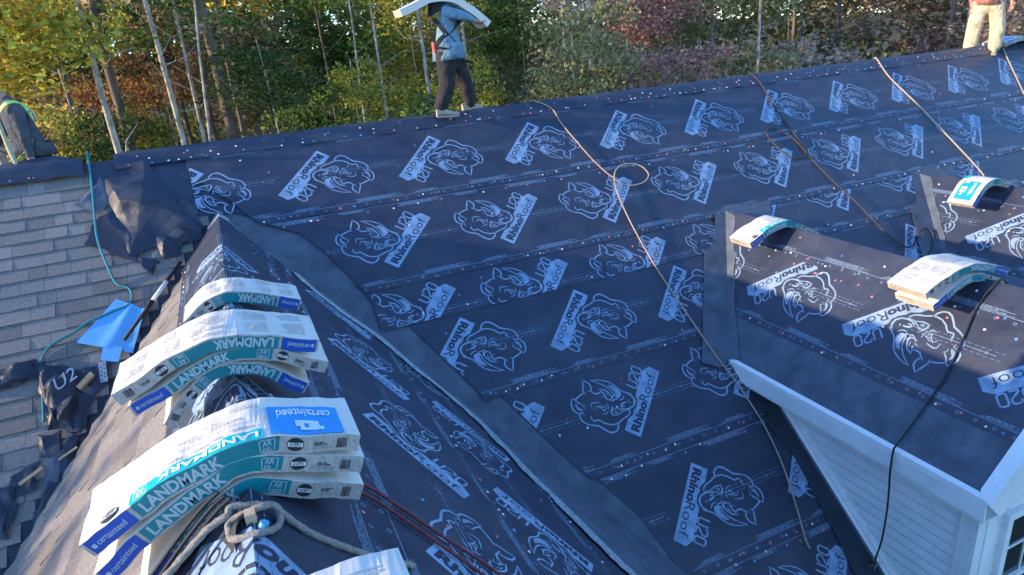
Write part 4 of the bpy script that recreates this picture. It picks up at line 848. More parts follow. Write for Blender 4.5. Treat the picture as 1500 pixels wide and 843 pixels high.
lv, lf, _ = text2d("U2", .0); U0 = MAIN.px(92, 585); obj("printed_letter", [MAIN.P(U0[0]+.20*a*math.cos(.6)+.14*c*math.sin(.6)*-.3, U0[1]-.13*c-.10*a, .15) for a, c in lv], lf, M_PRINT, cr2)
M_LATH = mat("pale_lath_wood", (0.52, 0.36, 0.20), rough=.8, var=.25, scale=14, stretch=(1, 6, 6))
def stick(name, label, cat, a, b_, w, t, m, pl=MAIN, h=.05):
    A, Bq = pl.P(*pl.px(*a), h), pl.P(*pl.px(*b_), h+.015); d = (Bq-A).normalized(); sd = d.cross(pl.n).normalized()*w/2; up = pl.n*t
    q = MB(); q.hexa([A-sd, A+sd, Bq+sd, Bq-sd], [A-sd+up, A+sd+up*.9, Bq+sd+up, Bq-sd+up*1.1]); return tag(q.build(name, m), label, cat)
stick("wood_lath", "long pale wood lath sticking out of the valley debris", "lath", (33,714), (68,690), .028, .014, M_LATH, h=.06)
stick("wood_lath", "short pale lath wedged against the wing shingles", "lath", (90,678), (118,660), .018, .012, M_LATH, h=.06)
stick("wood_block", "cut end of pale timber lying above the debris heap", "wood block", (119,574), (140,554), .045, .035, M_LATH, h=.05)
b = MB(); S0 = MAIN.px(155, 552); M_STEEL = mat("galvanised_steel", (0.42, 0.44, 0.46), rough=.4, metal=.7, var=.2, scale=20)
st_ = empty("perforated_strap", MAIN.P(*S0, .04), "short perforated steel strap standing below the folded blue sheet", "metal strap")
b.slab([(S0[0]-.03, S0[1]-.11), (S0[0]+.03, S0[1]-.11), (S0[0]+.035, S0[1]+.10), (S0[0]-.025, S0[1]+.10)], MAIN.P, .085, .089); b.build("plate", M_STEEL, st_)
for k in range(8):
    b = MB(); u, v = S0[0]+(-.012 if k % 2 else .014), S0[1]-.08+.022*k; b.slab([(u+.006*math.cos(a), v+.008*math.sin(a)) for a in [2*math.pi*i/8 for i in range(8)]], MAIN.P, .0885, .0898); b.build("hole", M_BLACK, st_)
# folded light-blue sheet
M_LB = mat("light_blue_sheet", (0.13, 0.42, 0.80), rough=.45, var=.05, scale=4, bump=.2, bscale=6)
qs = [MAIN.px(*q) for q in ((172,441),(215,457),(196,520),(114,505))]
bl = empty("folded_sheet", MAIN.P(*qs[0], .03), "light blue folded plastic sheet under the teal rope", "plastic sheet")
for lay, (h, sc) in enumerate(((.030, 1.0), (.040, .97))):
    vs = []; n = 12
    for i in range(n+1):
        for j in range(n+1):
            a, d = i/n, j/n; u = sum(w*q[0] for w, q in zip(((1-a)*(1-d), a*(1-d), a*d, (1-a)*d), qs)); v = sum(w*q[1] for w, q in zip(((1-a)*(1-d), a*(1-d), a*d, (1-a)*d), qs))
            vs.append(MAIN.P(u, v, h+.018*math.exp(-((a-.55)/.12)**2)+.02*math.exp(-((a-1)/.1)**2)*(1-d)+.006*fbm(u*4, v*4)))
    obj("layer", vs, [(i*(n+1)+j, i*(n+1)+j+1, (i+1)*(n+1)+j+1, (i+1)*(n+1)+j) for i in range(n) for j in range(n)], M_LB, bl, smooth=True)
b = MB(); T0 = MAIN.P(*MAIN.px(150, 532), .04); b.slab([MAIN.px(*q) for q in ((154,508),(182,512),(176,534),(150,532))], MAIN.P, .044, .052); b.build("flap", M_LB, bl)
# black pole with a white sleeve along the valley
pl_ = empty("pole", MAIN.P(*MAIN.px(232, 438), .06), "black pole with a white sleeve lying along the valley beside the folded blue sheet", "pole")
PA0, PA1 = MAIN.P(*MAIN.px(268, 392), .10), MAIN.P(*MAIN.px(186, 505), .09)
for nm, t0, t1, r_, m_ in (("shaft", 0, 1, .018, M_BLK), ("sleeve", .27, .52, .021, M_WHITE), ("grip", .52, .66, .022, M_BLK)):
    b = MB(); b.tube([PA0.lerp(PA1, t0), PA0.lerp(PA1, t1)], r_, 10); b.build(nm, m_, pl_, smooth=True)

# ------------------------------------------------------------------ people
M_SKIN = mat("skin", (0.42, 0.24, 0.17), rough=.55, var=.08, scale=30)
def cloth(n, c, **k): return mat(n, c, rough=.85, spec=.2, var=.22, scale=7, bump=1.0, bscale=8, bdist=.06, **k)
def figure(label, joints, bones, mats, loc, waist=None):
    """joints: name -> (x,y,z,radius); bones: (a,b,material index); one continuous skinned body"""
    root = empty("person", loc, label, "person")
    names = list(joints); me = bpy.data.meshes.new("body"); me.from_pydata([joints[n][:3] for n in names], [(names.index(a), names.index(b_)) for a, b_, _ in bones], [])
    ob = link(bpy.data.objects.new("body", me)); ob.modifiers.new("skin", 'SKIN')
    if not me.skin_vertices: me.skin_vertices.new()
    for i, n in enumerate(names):
        r = joints[n][3]; me.skin_vertices[0].data[i].radius = (r, r) if not isinstance(r, tuple) else r
        me.skin_vertices[0].data[i].use_root = (n == "pelvis")
    sb = ob.modifiers.new("sub", 'SUBSURF'); sb.levels = 2; sb.render_levels = 2
    dg = bpy.context.evaluated_depsgraph_get(); ev = bpy.data.meshes.new_from_object(ob.evaluated_get(dg)); bpy.data.objects.remove(ob)
    for m in mats: ev.materials.append(m)
    J = {n: Vector(joints[n][:3]) for n in names}
    for p in ev.polygons:
        c = p.center; best = (9e9, 0)
        for a, b_, k in bones:
            A, Bq = J[a], J[b_]; d = Bq-A; t = max(0, min(1, (c-A).dot(d)/max(d.length_squared, 1e-9))); dist = (c-A-d*t).length-0.0
            ra = joints[a][3]; ra = ra[0] if isinstance(ra, tuple) else ra; rb = joints[b_][3]; rb = rb[0] if isinstance(rb, tuple) else rb
            dist /= (ra+(rb-ra)*t)
            if dist < best[0]: best = (dist, k)
        k = min(best[1], len(mats)-1)
        wz = waist(c) if waist is not None else None
        if wz is not None and k < 2 and (c-J['pelvis']).length < .50: k = 0 if c.z > wz else 1
        p.material_index = k; p.use_smooth = True
    o = link(bpy.data.objects.new("body", ev)); parent(o, root); return root
def hand(J, Bn, pre, wrist, d, side, k):
    """palm and five curled fingers continuing the chain from the wrist"""
    d = Vector(d).normalized(); sd = Vector(side).normalized(); up = d.cross(sd).normalized(); w = Vector(wrist)
    pm = w+d*.07; J[pre+"palm"] = (*pm, (.040, .020)); Bn.append((pre+"wrist", pre+"palm", k))
    for i, (o, l) in enumerate(((-.030, .075), (-.010, .085), (.010, .080), (.030, .062))):
        a = pm+d*.035+sd*o; c = a+d*l*.5-up*.012; e = c+d*l*.35-up*.035
        for nm, q, r in (("a", a, .0105), ("b", c, .0095), ("c", e, .008)): J[pre+f"f{i}{nm}"] = (*q, r)
        Bn += [(pre+"palm", pre+f"f{i}a", k), (pre+f"f{i}a", pre+f"f{i}b", k), (pre+f"f{i}b", pre+f"f{i}c", k)]
    a = w+d*.035-sd*.045; c = a+d*.035-sd*.015-up*.02
    J[pre+"t1"] = (*a, .012); J[pre+"t2"] = (*c, .010); Bn += [(pre+"palm", pre+"t1", k), (pre+"t1", pre+"t2", k)]
def head_parts(root, c, fwd, hair, skin=M_SKIN, cap=None):
    """face features and hair as parts on the head centred at c"""
    c = Vector(c); f = Vector(fwd).normalized(); u = Vector((0, 0, 1)); r = f.cross(u).normalized()
    def ell(name, ctr, rx, ry, rz, m, keep=None):
        b = MB(); n, k = 14, 9
        for i in range(k+1):
            th = math.pi*i/k
            for j in range(n):
                ph = 2*math.pi*j/n; q = ctr+r*(rx*math.sin(th)*math.cos(ph))+f*(ry*math.sin(th)*math.sin(ph))+u*(rz*math.cos(th)); b.v.append(q)
        for i in range(k):
            for j in range(n):
                q = [i*n+j, (i+1)*n+j, (i+1)*n+(j+1) % n, i*n+(j+1) % n]
                if keep is None or all(keep(b.v[x]-ctr) for x in q): b.f.append(tuple(q))
        return b.build(name, m, root, smooth=True)
    ell("hair", c+u*.012-f*.012, .088, .105, .125, hair, lambda q: q.dot(u) > .02 or q.dot(f) < -.03)
    b = MB(); nb = c+f*.098; b.add([nb+u*.02, nb-u*.03+r*.016, nb-u*.03-r*.016, nb-u*.025+f*.025], [(0, 3, 1), (0, 2, 3), (1, 3, 2)]); b.build("nose", skin, root)
    for sg in (-1, 1): ell("eye", c+f*.088+r*(.032*sg)+u*.012, .011, .008, .007, M_BLACK); ell("ear", c+r*(.084*sg)-u*.005, .012, .025, .034, skin)
    b = MB(); mo = c+f*.093-u*.052; b.add([mo+r*.024, mo+u*.005+f*.004, mo-r*.024, mo-u*.006+f*.004], [(0, 1, 2, 3)]); b.build("mouth", mat("lips", (.30, .12, .10), rough=.5), root)
    if cap: ell("cap", c+u*.03, .096, .112, .118, cap, lambda q: q.dot(u) > .01)
def shoe(root, heel, fwd, up, m, ms, L=.29):
    h = Vector(heel); f = Vector(fwd).normalized(); u = Vector(up).normalized(); s_ = f.cross(u).normalized()
    b = MB(); st = [(0, .036, .085), (.06, .042, .105), (.12, .042, .085), (.18, .048, .06), (.24, .045, .048), (L, .020, .030)]; vs = []
    for x, w, z in st: vs += [h+f*x-s_*w, h+f*x-s_*w*.8+u*z, h+f*x+s_*w*.8+u*z, h+f*x+s_*w]
    b.add(vs, [(4*i+k, 4*i+4+k, 4*i+4+(k+1) % 4, 4*i+(k+1) % 4) for i in range(5) for k in range(4)]+[(3, 2, 1, 0), (20, 21, 22, 23)]); o = b.build("shoe", m, root, smooth=True); sm_ = o.modifiers.new("round", "SUBSURF"); sm_.levels = 2; sm_.render_levels = 2
    b = MB(); vs = []
    for x, w, z in st: vs += [h+f*x-s_*(w+.003)-u*.014, h+f*x-s_*(w+.005)+u*.004, h+f*x+s_*(w+.005)+u*.004, h+f*x+s_*(w+.003)-u*.014]
    b.add(vs, [(4*i+k, 4*i+4+k, 4*i+4+(k+1) % 4, 4*i+(k+1) % 4) for i in range(5) for k in range(4)]+[(3, 2, 1, 0), (20, 21, 22, 23)]); b.build("sole", ms, o)
def hem(root, c, rx, ry, z0, z1, m, tilt=(0, 0)):
    b = MB(); n = 28
    for z, k in ((z1, .93), ((z0+z1)/2, 1.0), (z0, 1.05), (z0+.004, .9)):
        for i in range(n): a = 2*math.pi*i/n; kk = k*(1+.035*math.sin(5*a+1)+.02*math.sin(9*a)); x, y = rx*kk*math.cos(a), ry*kk*math.sin(a); b.v.append(Vector((c[0]+x, c[1]+y, z+tilt[0]*x+tilt[1]*y)))
    b.f = [(r_*n+i, (r_+1)*n+i, (r_+1)*n+(i+1) % n, r_*n+(i+1) % n) for r_ in range(3) for i in range(n)]; return b.build("shirt_hem", m, root, smooth=True)
def strap(root, pts, w, m, name="harness_strap", ctr=None, off=.012):
    """flat band following points, pushed out from a centre line"""
    P = spline(pts, 5); b = MB(); vs = []
    for i, p in enumerate(P):
        t = (P[min(i+1, len(P)-1)]-P[max(i-1, 0)]).normalized(); o = (p-Vector(ctr)); o -= t*o.dot(t); o.normalize(); sd = t.cross(o).normalized()
        vs += [p-sd*w/2+o*off, p+sd*w/2+o*off, p+sd*w/2+o*(off+.004), p-sd*w/2+o*(off+.004)]
    b.add(vs, [(4*i+k, 4*i+(k+1) % 4, 4*i+4+(k+1) % 4, 4*i+4+k) for i in range(len(P)-1) for k in range(4)]); return b.build(name, m, root)
def Y(px, py, y): q = hit(px, py, (0, 1, 0), y); return Vector((float(q[0]), y, float(q[2])))
M_DEN = cloth("washed_blue_shirt", (0.15, 0.27, 0.36)); M_PNT = cloth("black_trousers", (0.035, 0.033, 0.036)); M_SHOE = mat("tan_shoe", (0.40, 0.33, 0.25), rough=.8, var=.2, scale=20); M_SOLE = mat("pale_sole", (0.42, 0.38, 0.33), rough=.7)
M_STR = mat("dark_webbing", (0.02, 0.02, 0.03), rough=.8); M_HAIR = mat("dark_hair", (0.02, 0.015, 0.012), rough=.6, bump=.6, bscale=80)
# worker carrying a bundle along the ridge (walking to the right)
yc = -.02
J = {}; 
def jp(n, px, py, y, r): J[n] = (*Y(px, py, y), r)
jp("pelvis", 658, 80, yc, .165); jp("belly", 656, 60, yc, .165); jp("chest", 655, 32, yc, .180); jp("neck0", 657, 6, yc, .075); jp("headb", 662, -8, yc, .075); jp("head", 664, -22, yc, .098); jp("crown", 664, -31, yc, .08)
jp("hipN", 652, 92, yc-.09, .135); jp("kneeN", 656, 126, yc-.11, .110); jp("ankN", 645, 157, yc-.12, .100); jp("footN", 646, 166, yc-.12, .05)
jp("hipF", 668, 92, yc+.09, .130); jp("kneeF", 682, 122, yc+.10, .105); jp("ankF", 688, 148, yc+.11, .096); jp("footF", 691, 159, yc+.11, .05)
jp("shN", 653, 18, yc-.17, .085); jp("elN", 681, 24, yc-.24, .062); jp("Nwrist", 694, 30, yc-.20, .036)
jp("shF", 657, 14, yc+.17, .080); jp("elF", 684, 14, yc+.22, .06); jp("Fwrist", 699, 24, yc+.16, .036)
Bn = [("pelvis", "belly", 0), ("belly", "chest", 0), ("chest", "neck0", 0), ("neck0", "headb", 2), ("headb", "head", 2), ("head", "crown", 2), ("pelvis", "hipN", 1), ("hipN", "kneeN", 1), ("kneeN", "ankN", 1), ("ankN", "footN", 1), ("pelvis", "hipF", 1), ("hipF", "kneeF", 1), ("kneeF", "ankF", 1), ("ankF", "footF", 1), ("chest", "shN", 0), ("shN", "elN", 0), ("elN", "Nwrist", 0), ("chest", "shF", 0), ("shF", "elF", 0), ("elF", "Fwrist", 0)]
hand(J, Bn, "N", J["Nwrist"][:3], (.7, .1, -.25), (0, -1, .3), 2); hand(J, Bn, "F", J["Fwrist"][:3], (.8, -.1, -.2), (0, 1, .3), 2)
w1 = figure("worker in washed blue shirt and black trousers carrying a white bundle along the ridge", J, Bn, [M_DEN, M_PNT, M_SKIN], (3.1, 0, 0.03), waist=lambda c: J["pelvis"][2]+.03+.02*math.sin(c.x*9))
p0 = J['pelvis']; hem(w1, p0, .205, .25, p0[2]-.06, p0[2]+.14, M_DEN, (.05, 0))
head_parts(w1, J["head"][:3], (1, 0, -.15), M_HAIR, cap=M_STR)
shoe(w1, Y(640, 172, yc-.13)+Vector((0, 0, .018)), (1, -.08, -.05), (0, -.25, 1), M_SHOE, M_SOLE, .30); shoe(w1, Y(678, 164, yc+.10)+Vector((0, 0, .018)), (1, .05, .06), (0, .25, 1), M_SHOE, M_SOLE, .30)
c_ = Y(656, 50, yc)
strap(w1, [Y(636, 28, yc-.10), Y(650, 45, yc-.165), Y(664, 62, yc-.155), Y(672, 80, yc-.10)], .055, M_STR, ctr=c_, off=.018); strap(w1, [Y(674, 30, yc-.09), Y(660, 46, yc-.165), Y(645, 58, yc-.15), Y(637, 72, yc-.08)], .050, M_STR, ctr=c_, off=.018)
strap(w1, [Y(640, 66, yc-.09), Y(652, 68, yc-.165), Y(666, 70, yc-.155), Y(675, 70, yc-.08)], .05, M_STR, name="belt", ctr=c_, off=.055)
b = MB(); b.box(Y(637, 70, yc-.08), .05, .09, .13); b.build("pouch", mat("red_pouch", (.50, .10, .08), rough=.7), w1)
b = MB(); b.tube([Y(672, 88, yc-.05), Y(684, 90, yc-.06), Y(693, 91, yc-.06)], [.022, .02, .014], 8); b.build("hammer_holder", M_STR, w1)
b = MB(); v_ = [Y(633, 2, yc-.10), Y(650, -3, yc-.17), Y(648, 12, yc-.17), Y(633, 24, yc-.12)]; b.slab([(0, 0)], lambda *a: v_[0], 0, 0) if False else b.add(v_+[q+Vector((-.02, .12, 0)) for q in v_], [(0, 3, 2, 1), (4, 5, 6, 7), (0, 1, 5, 4), (1, 2, 6, 5), (2, 3, 7, 6), (3, 0, 4, 7)]); b.build("hood", M_STR, w1)
Zc = lambda a, b: (560+a/4.435, a*0+b/4.435)
Bundle("white wrapped bundle bent over the shoulder of the worker in the blue shirt", [yplane(*Zc(*q), yc-.20) for q in ((112,62),(200,22),(300,-28),(390,-38),(470,-28),(560,22),(640,80),(708,140))], yc-.20, .085, top="none", seed=21, bands=False, depth=.337)
# worker bending behind the left end of the ridge
M_GS = cloth("grey_long_sleeve", (0.075, 0.086, 0.105)); M_LIME = mat("lime_webbing", (0.45, 0.72, 0.20), rough=.7)
J = {}; yl = .50
jp("pelvis", 55, 238, yl, .170); jp("belly", 47, 213, yl, .190); jp("chest", 30, 170, yl, .19); jp("neck0", 4, 146, yl, .07); jp("headb", -8, 138, yl, .075); jp("head", -20, 134, yl, .10); jp("crown", -30, 129, yl, .08)
jp("shN", 22, 160, yl-.19, .088); jp("elN", 37, 203, yl-.26, .066); jp("Nwrist", 45, 232, yl-.28, .040)
jp("shF", 14, 158, yl+.19, .085); jp("elF", 0, 200, yl+.24, .064); jp("Fwrist", -14, 225, yl+.2, .038)
pz = J["pelvis"]
for sg, n in ((-1, "N"), (1, "F")):
    fx = pz[0]+(.10 if sg < 0 else -.15); fy = pz[1]+.12+.12*sg; fz = -fy*math.tan(P_)
    J["hip"+n] = (pz[0]+.01, pz[1]+sg*.09, pz[2]-.10, .115); J["knee"+n] = (pz[0]-.08, fy-.02, fz+.50, .088); J["ank"+n] = (fx, fy, fz+.12, .075); J["foot"+n] = (fx, fy, fz+.05, .05)
Bn = [("pelvis", "belly", 0), ("belly", "chest", 0), ("chest", "neck0", 0), ("neck0", "headb", 2), ("headb", "head", 2), ("head", "crown", 2), ("pelvis", "hipN", 1), ("hipN", "kneeN", 1), ("kneeN", "ankN", 1), ("ankN", "footN", 1), ("pelvis", "hipF", 1), ("hipF", "kneeF", 1), ("kneeF", "ankF", 1), ("ankF", "footF", 1), ("chest", "shN", 0), ("shN", "elN", 0), ("elN", "Nwrist", 0), ("chest", "shF", 0), ("shF", "elF", 0), ("elF", "Fwrist", 0)]
hand(J, Bn, "N", J["Nwrist"][:3], (.15, -.25, -.9), (1, 0, .2), 2); hand(J, Bn, "F", J["Fwrist"][:3], (-.1, 0, -1), (1, 0, 0), 2)
fN, fF = J["footN"], J["footF"]
w2 = figure("worker in grey long sleeves and lime harness bending with one hand on the ridge", J, Bn, [M_GS, M_PNT, M_SKIN], (fN[0], fN[1], fN[2]-.05), waist=lambda c: (None if (c-Vector(J["Nwrist"][:3])).length < .35 and c.y < yl-.2 else J["pelvis"][2]+.13))
p0 = J['pelvis']; hem(w2, p0, .205, .22, p0[2]+.10, p0[2]+.24, M_GS, (-.15, 0))
head_parts(w2, J["head"][:3], (-1, -.1, -.35), M_HAIR)
for q in (fN, fF): shoe(w2, (q[0]+.10, q[1]-.02, q[2]-.03), (-1, 0, 0), (0, .6, .8), M_SHOE, M_SOLE)
c_ = Y(30, 190, yl)
strap(w2, [Y(-2, 166, yl-.21), Y(8, 153, yl-.24), Y(22, 150, yl-.20), Y(34, 156, yl-.13), Y(44, 172, yl-.10), Y(49, 190, yl-.08)], .05, M_LIME, ctr=c_, off=.004)
strap(w2, [Y(30, 152, yl+.0), Y(40, 160, yl-.04), Y(47, 178, yl-.08), Y(50, 196, yl-.12), Y(46, 212, yl-.19), Y(38, 224, yl-.20), Y(28, 234, yl-.16)], .05, M_LIME, ctr=c_, off=.004)
b = MB(); b.tube([Y(47, 170, yl-.09)+Vector((.03*math.cos(a), -.03, .06*math.sin(a))) for a in [2*math.pi*k/12 for k in range(13)]], .008, 6); b.build("steel_ring", M_STEEL, w2)
rope("pale lifeline webbing slanting past the worker in grey sleeves", [Y(-14, 150, .12), Y(0, 185, .10), Y(12, 215, .06), Y(22, 238, .0)+Vector((0, 0, .02)), Y(27, 247, -.02)+Vector((0, 0, .03))], .022, mat("pale_webbing", (.36, .38, .26), rough=.9, var=.2, scale=30), n=5)
# worker standing on the ridge at the far right, facing us
M_KH = cloth("pale_khaki_trousers", (0.60, 0.50, 0.34)); M_RS = cloth("dusty_red_shirt", (0.36, 0.16, 0.13)); M_BOOT = mat("tan_boot", (.42, .36, .22), rough=.8, var=.3, scale=20)
J = {}; yr = .02; xr = 13.80
def jr(n, dx, dy, z, r): J[n] = (xr+dx*.62-dy*0, yr-dx*.78+dy, z-(.06 if dx == 0 else .06+.09*max(0, 1-z)), r)
jr("pelvis", 0, 0, .93, .165); jr("belly", 0, .0, 1.10, .17); jr("chest", 0, .02, 1.36, .18); jr("neck0", 0, .0, 1.53, .07); jr("headb", 0, -.01, 1.60, .075); jr("head", 0, -.02, 1.67, .10); jr("crown", 0, 0, 1.74, .08)
for sg, n in ((-1, "N"), (1, "F")):
    jr("hip"+n, .14*sg, 0, .80, .150); jr("knee"+n, .19*sg, -.02, .47, .135); jr("ank"+n, .20*sg, .0, .15, .125); jr("foot"+n, .20*sg, .0, .08, .06)
    jr("sh"+n, .22*sg, .01, 1.42, .085); jr("el"+n, .30*sg, .03, 1.14, .062); jr(n+"wrist", .31*sg, -.06, .90, .040)
Bn = [("pelvis", "belly", 1), ("belly", "chest", 0), ("chest", "neck0", 0), ("neck0", "headb", 2), ("headb", "head", 2), ("head", "crown", 2)]
for n in "NF": Bn += [("pelvis", "hip"+n, 1), ("hip"+n, "knee"+n, 1), ("knee"+n, "ank"+n, 1), ("ank"+n, "foot"+n, 1), ("chest", "sh"+n, 0), ("sh"+n, "el"+n, 0), ("el"+n, n+"wrist", 0)]
Bn[0] = ("pelvis", "belly", 0)
hand(J, Bn, "N", J["Nwrist"][:3], (0, -.1, -1), (0, 1, 0), 2); hand(J, Bn, "F", J["Fwrist"][:3], (0, -.1, -1), (0, 1, 0), 2)
w3 = figure("worker in pale khaki trousers and dusty red shirt standing on the ridge facing us", J, Bn, [M_RS, M_KH, M_SKIN], (xr, 0, .05), waist=lambda c: (None if math.hypot(c.x-xr, c.y-yr) > .27 else .87))
hem(w3, (xr, yr), .215, .215, .80, .97, M_RS)
head_parts(w3, J["head"][:3], (-.8, -.6, -.1), M_HAIR, cap=M_STR)
for sg in (-1, 1): q = J['ank'+('N' if sg < 0 else 'F')]; shoe(w3, (q[0]+.06, q[1]+.05, -abs(q[1]+.0)*.70+.085), (-.80, -.58, -.10 if sg < 0 else -.35), (0, -.1, 1), M_BOOT, M_SOLE, .26)

# ------------------------------------------------------------------ ground, far building, wood
b = MB(); n = 60
for i in range(n+1):
    for j in range(n+1):
        x, y = -300+600*i/n, -150+600*j/n; d = max(0, math.hypot(x-3, y)-30); b.v.append(Vector((x, y, GZ+.6*fbm(x*.03, y*.03)*min(1, d/20)+max(0, y-40)*.035)))
b.f = [(i*(n+1)+j, (i+1)*(n+1)+j, (i+1)*(n+1)+j+1, i*(n+1)+j+1) for i in range(n) for j in range(n)]
tag(b.build("ground", mat("leaf_littered_ground", (0.055, 0.060, 0.022), rough=.95, spec=.1, col2=(0.13, 0.085, 0.05), scale=.35, detail=8, bump=.6, bscale=6), smooth=True), kind="structure")
def gpos(px, dist, py=120):
    d = ray(px, py); d = d/math.hypot(d[0], d[1]); return Vector((CAM[0]+d[0]*dist, CAM[1]+d[1]*dist, GZ))
# blue ribbed building
bp = gpos(1512, 44, 20); bd = empty("metal_building", bp, "blue ribbed metal building beyond the worker in pale trousers", "building")
M_BM = mat("blue_ribbed_steel", (0.035, 0.10, 0.30), rough=.45, spec=.5, var=.08, scale=.8); vx = Vector((bp.x-CAM[0], bp.y-CAM[1], 0)).normalized(); sx = Vector((vx.y, -vx.x, 0))
b = MB(); W_, Hh = 14.0, 9.0
for i in range(70):
    for t, o in ((0, 0), (.55, 0), (.65, -.06), (.9, -.06), (1.0, 0)): b.v += [bp+sx*(-2.6+(i+t)*.2)+vx*o, bp+sx*(-2.6+(i+t)*.2)+vx*o+Vector((0, 0, Hh))]
b.f = [(2*i, 2*i+2, 2*i+3, 2*i+1) for i in range(len(b.v)//2-1)]; b.build("wall", M_BM, bd)
b = MB(); a0 = bp+sx*-2.62; b.hexa([a0+vx*.01, a0+vx*10, a0+vx*10+sx*.05, a0+sx*.05+vx*.01], [q+Vector((0, 0, Hh)) for q in (a0+vx*.01, a0+vx*10, a0+vx*10+sx*.05, a0+sx*.05+vx*.01)]); b.build("side_wall", M_BM, bd)
b = MB(); a0 = bp+sx*-2.9-vx*.3+Vector((0, 0, Hh)); b.hexa([a0, a0+sx*15, a0+sx*15+vx*11, a0+vx*11], [q+Vector((0, 0, .12)) for q in (a0, a0+sx*15, a0+sx*15+vx*11+Vector((0, 0, 1.5)), a0+vx*11+Vector((0, 0, 1.5)))]); b.build("roof", M_BM, bd)
# trees
def leafmat(n, c): return mat(n, c, rough=.6, spec=.25, island=.6, transl=.42)
LM = {k_: leafmat(n_, c_) for k_, n_, c_ in (("green", "green_leaves", (.13, .21, .045)), ("dark", "dark_green_leaves", (.07, .12, .04)), ("yg", "yellow_green_leaves", (.42, .42, .07)), ("yellow", "yellow_leaves", (.62, .48, .08)), ("orange", "orange_brown_leaves", (.46, .25, .11)), ("brown", "brown_leaves", (.42, .31, .20)), ("red", "dull_red_leaves", (.48, .28, .24)), ("olive", "olive_leaves", (.33, .33, .15)), ("mauve", "grey_mauve_leaves", (.48, .39, .33)))}
M_BKP = mat("pale_bark", (0.36, 0.33, 0.29), rough=.9, var=.65, scale=7, bump=.5, bscale=9, stretch=(1, 1, .4)); M_BKD = mat("grey_brown_bark", (0.15, 0.12, 0.10), rough=.95, var=.4, scale=4, bump=.8, bscale=8, bdist=.03, stretch=(1, 1, .3))
def crown_me(seed, n, rx, rz, leaf, ncl, spread):
    r = np.random.default_rng(seed); c = []
    while len(c) < ncl:
        q = r.uniform(-1, 1, 3)
        if np.linalg.norm(q) < 1 and np.linalg.norm(q) > .25: c.append(q*np.array((rx, rx, rz)))
    c = np.array(c); k = r.integers(0, ncl, n); p = c[k]+r.normal(size=(n, 3))*spread*np.array((1, 1, .65))
    a = r.normal(size=(n, 3)); a[:, 2] *= .7; a /= np.linalg.norm(a, axis=1)[:, None]; q = r.normal(size=(n, 3)); q -= a*(a*q).sum(1)[:, None]; q /= np.linalg.norm(q, axis=1)[:, None]
    L = leaf*r.uniform(.6, 1.35, n)[:, None]; w = np.cross(a, q)*L*.22
    V = np.stack([p-a*L, p+q*L*.55+w, p+a*L, p-q*L*.55+w], 1).reshape(-1, 3)
    me = bpy.data.meshes.new("crown"); me.from_pydata(V.tolist(), [], (np.arange(4*n).reshape(-1, 4)).tolist()); return me
CROWN = [crown_me(40+i, 2600, 1.0, 1.0, .050, 26+4*i, .17) for i in range(5)]+[crown_me(60+i, 1500, 1.0, 1.0, .062, 18, .20) for i in range(3)]+[crown_me(70+i, 750, 1.0, 1.0, .05, 14, .16) for i in range(3)]
_cm = {}
def crown_obj(ci, col):
    if (ci, col) not in _cm: m = CROWN[ci].copy(); m.materials.append(LM[col]); _cm[(ci, col)] = m
    return bpy.data.objects.new("crown", _cm[(ci, col)])
LAB = {"green": "leafy green", "dark": "dark green", "yg": "yellow-green", "yellow": "yellow-leaved", "orange": "orange-brown", "brown": "brown-leaved", "red": "dull red", "olive": "olive-green", "mauve": "grey-mauve half bare"}
def trunk_mesh(h, d, seed, limbs=5, lean=0.0, low=.35, twig=1.0):
    r = random.Random(seed); b = MB(); pts = []; x = y = 0; 
    for i in range(11): z = h*i/10; pts.append(Vector((x+lean*z, y, z))); x += r.uniform(-.05, .05)*h/12; y += r.uniform(-.05, .05)*h/12
    b.tube(pts, [d/2*(1.25 if i == 0 else 1-.075*i) for i in range(11)], 8)
    for k in range(limbs):
        t = r.uniform(low, .95); i = int(t*10); p = pts[i].lerp(pts[min(i+1, 10)], t*10-i); a = r.uniform(0, 6.28); L = r.uniform(.5, 1.7)*twig; dirn = Vector((math.cos(a), math.sin(a), r.uniform(.1, .9)))
        q = [p, p+dirn*L*.5+Vector((0, 0, r.uniform(-.1, .2))), p+dirn*L+Vector((r.uniform(-.3, .3), r.uniform(-.3, .3), r.uniform(-.1, .4)))]; rr = min(.035, d*.5*(1-t*.6)*.30); b.tube(q, [rr, rr*.7, rr*.25], 5)
    return b
def whereabouts(px, dist):
    w = ("behind the worker in grey sleeves" if px < 110 else "behind the torn membrane pile" if px < 300 else "above the first printed logos" if px < 430 else "left of the worker carrying a bundle" if px < 580 else "behind the worker carrying a bundle" if px < 740 else "beyond the tan looped rope" if px < 900 else "between the tan and dark ropes" if px < 1040 else "beyond the dark looped rope" if px < 1190 else "beyond the straight pale rope" if px < 1340 else "beside the worker in pale trousers")
    return ("at wood's edge " if dist < 20.5 else "among nearer trees " if dist < 27.5 else "deep among trees " if dist < 38 else "far back ")+w
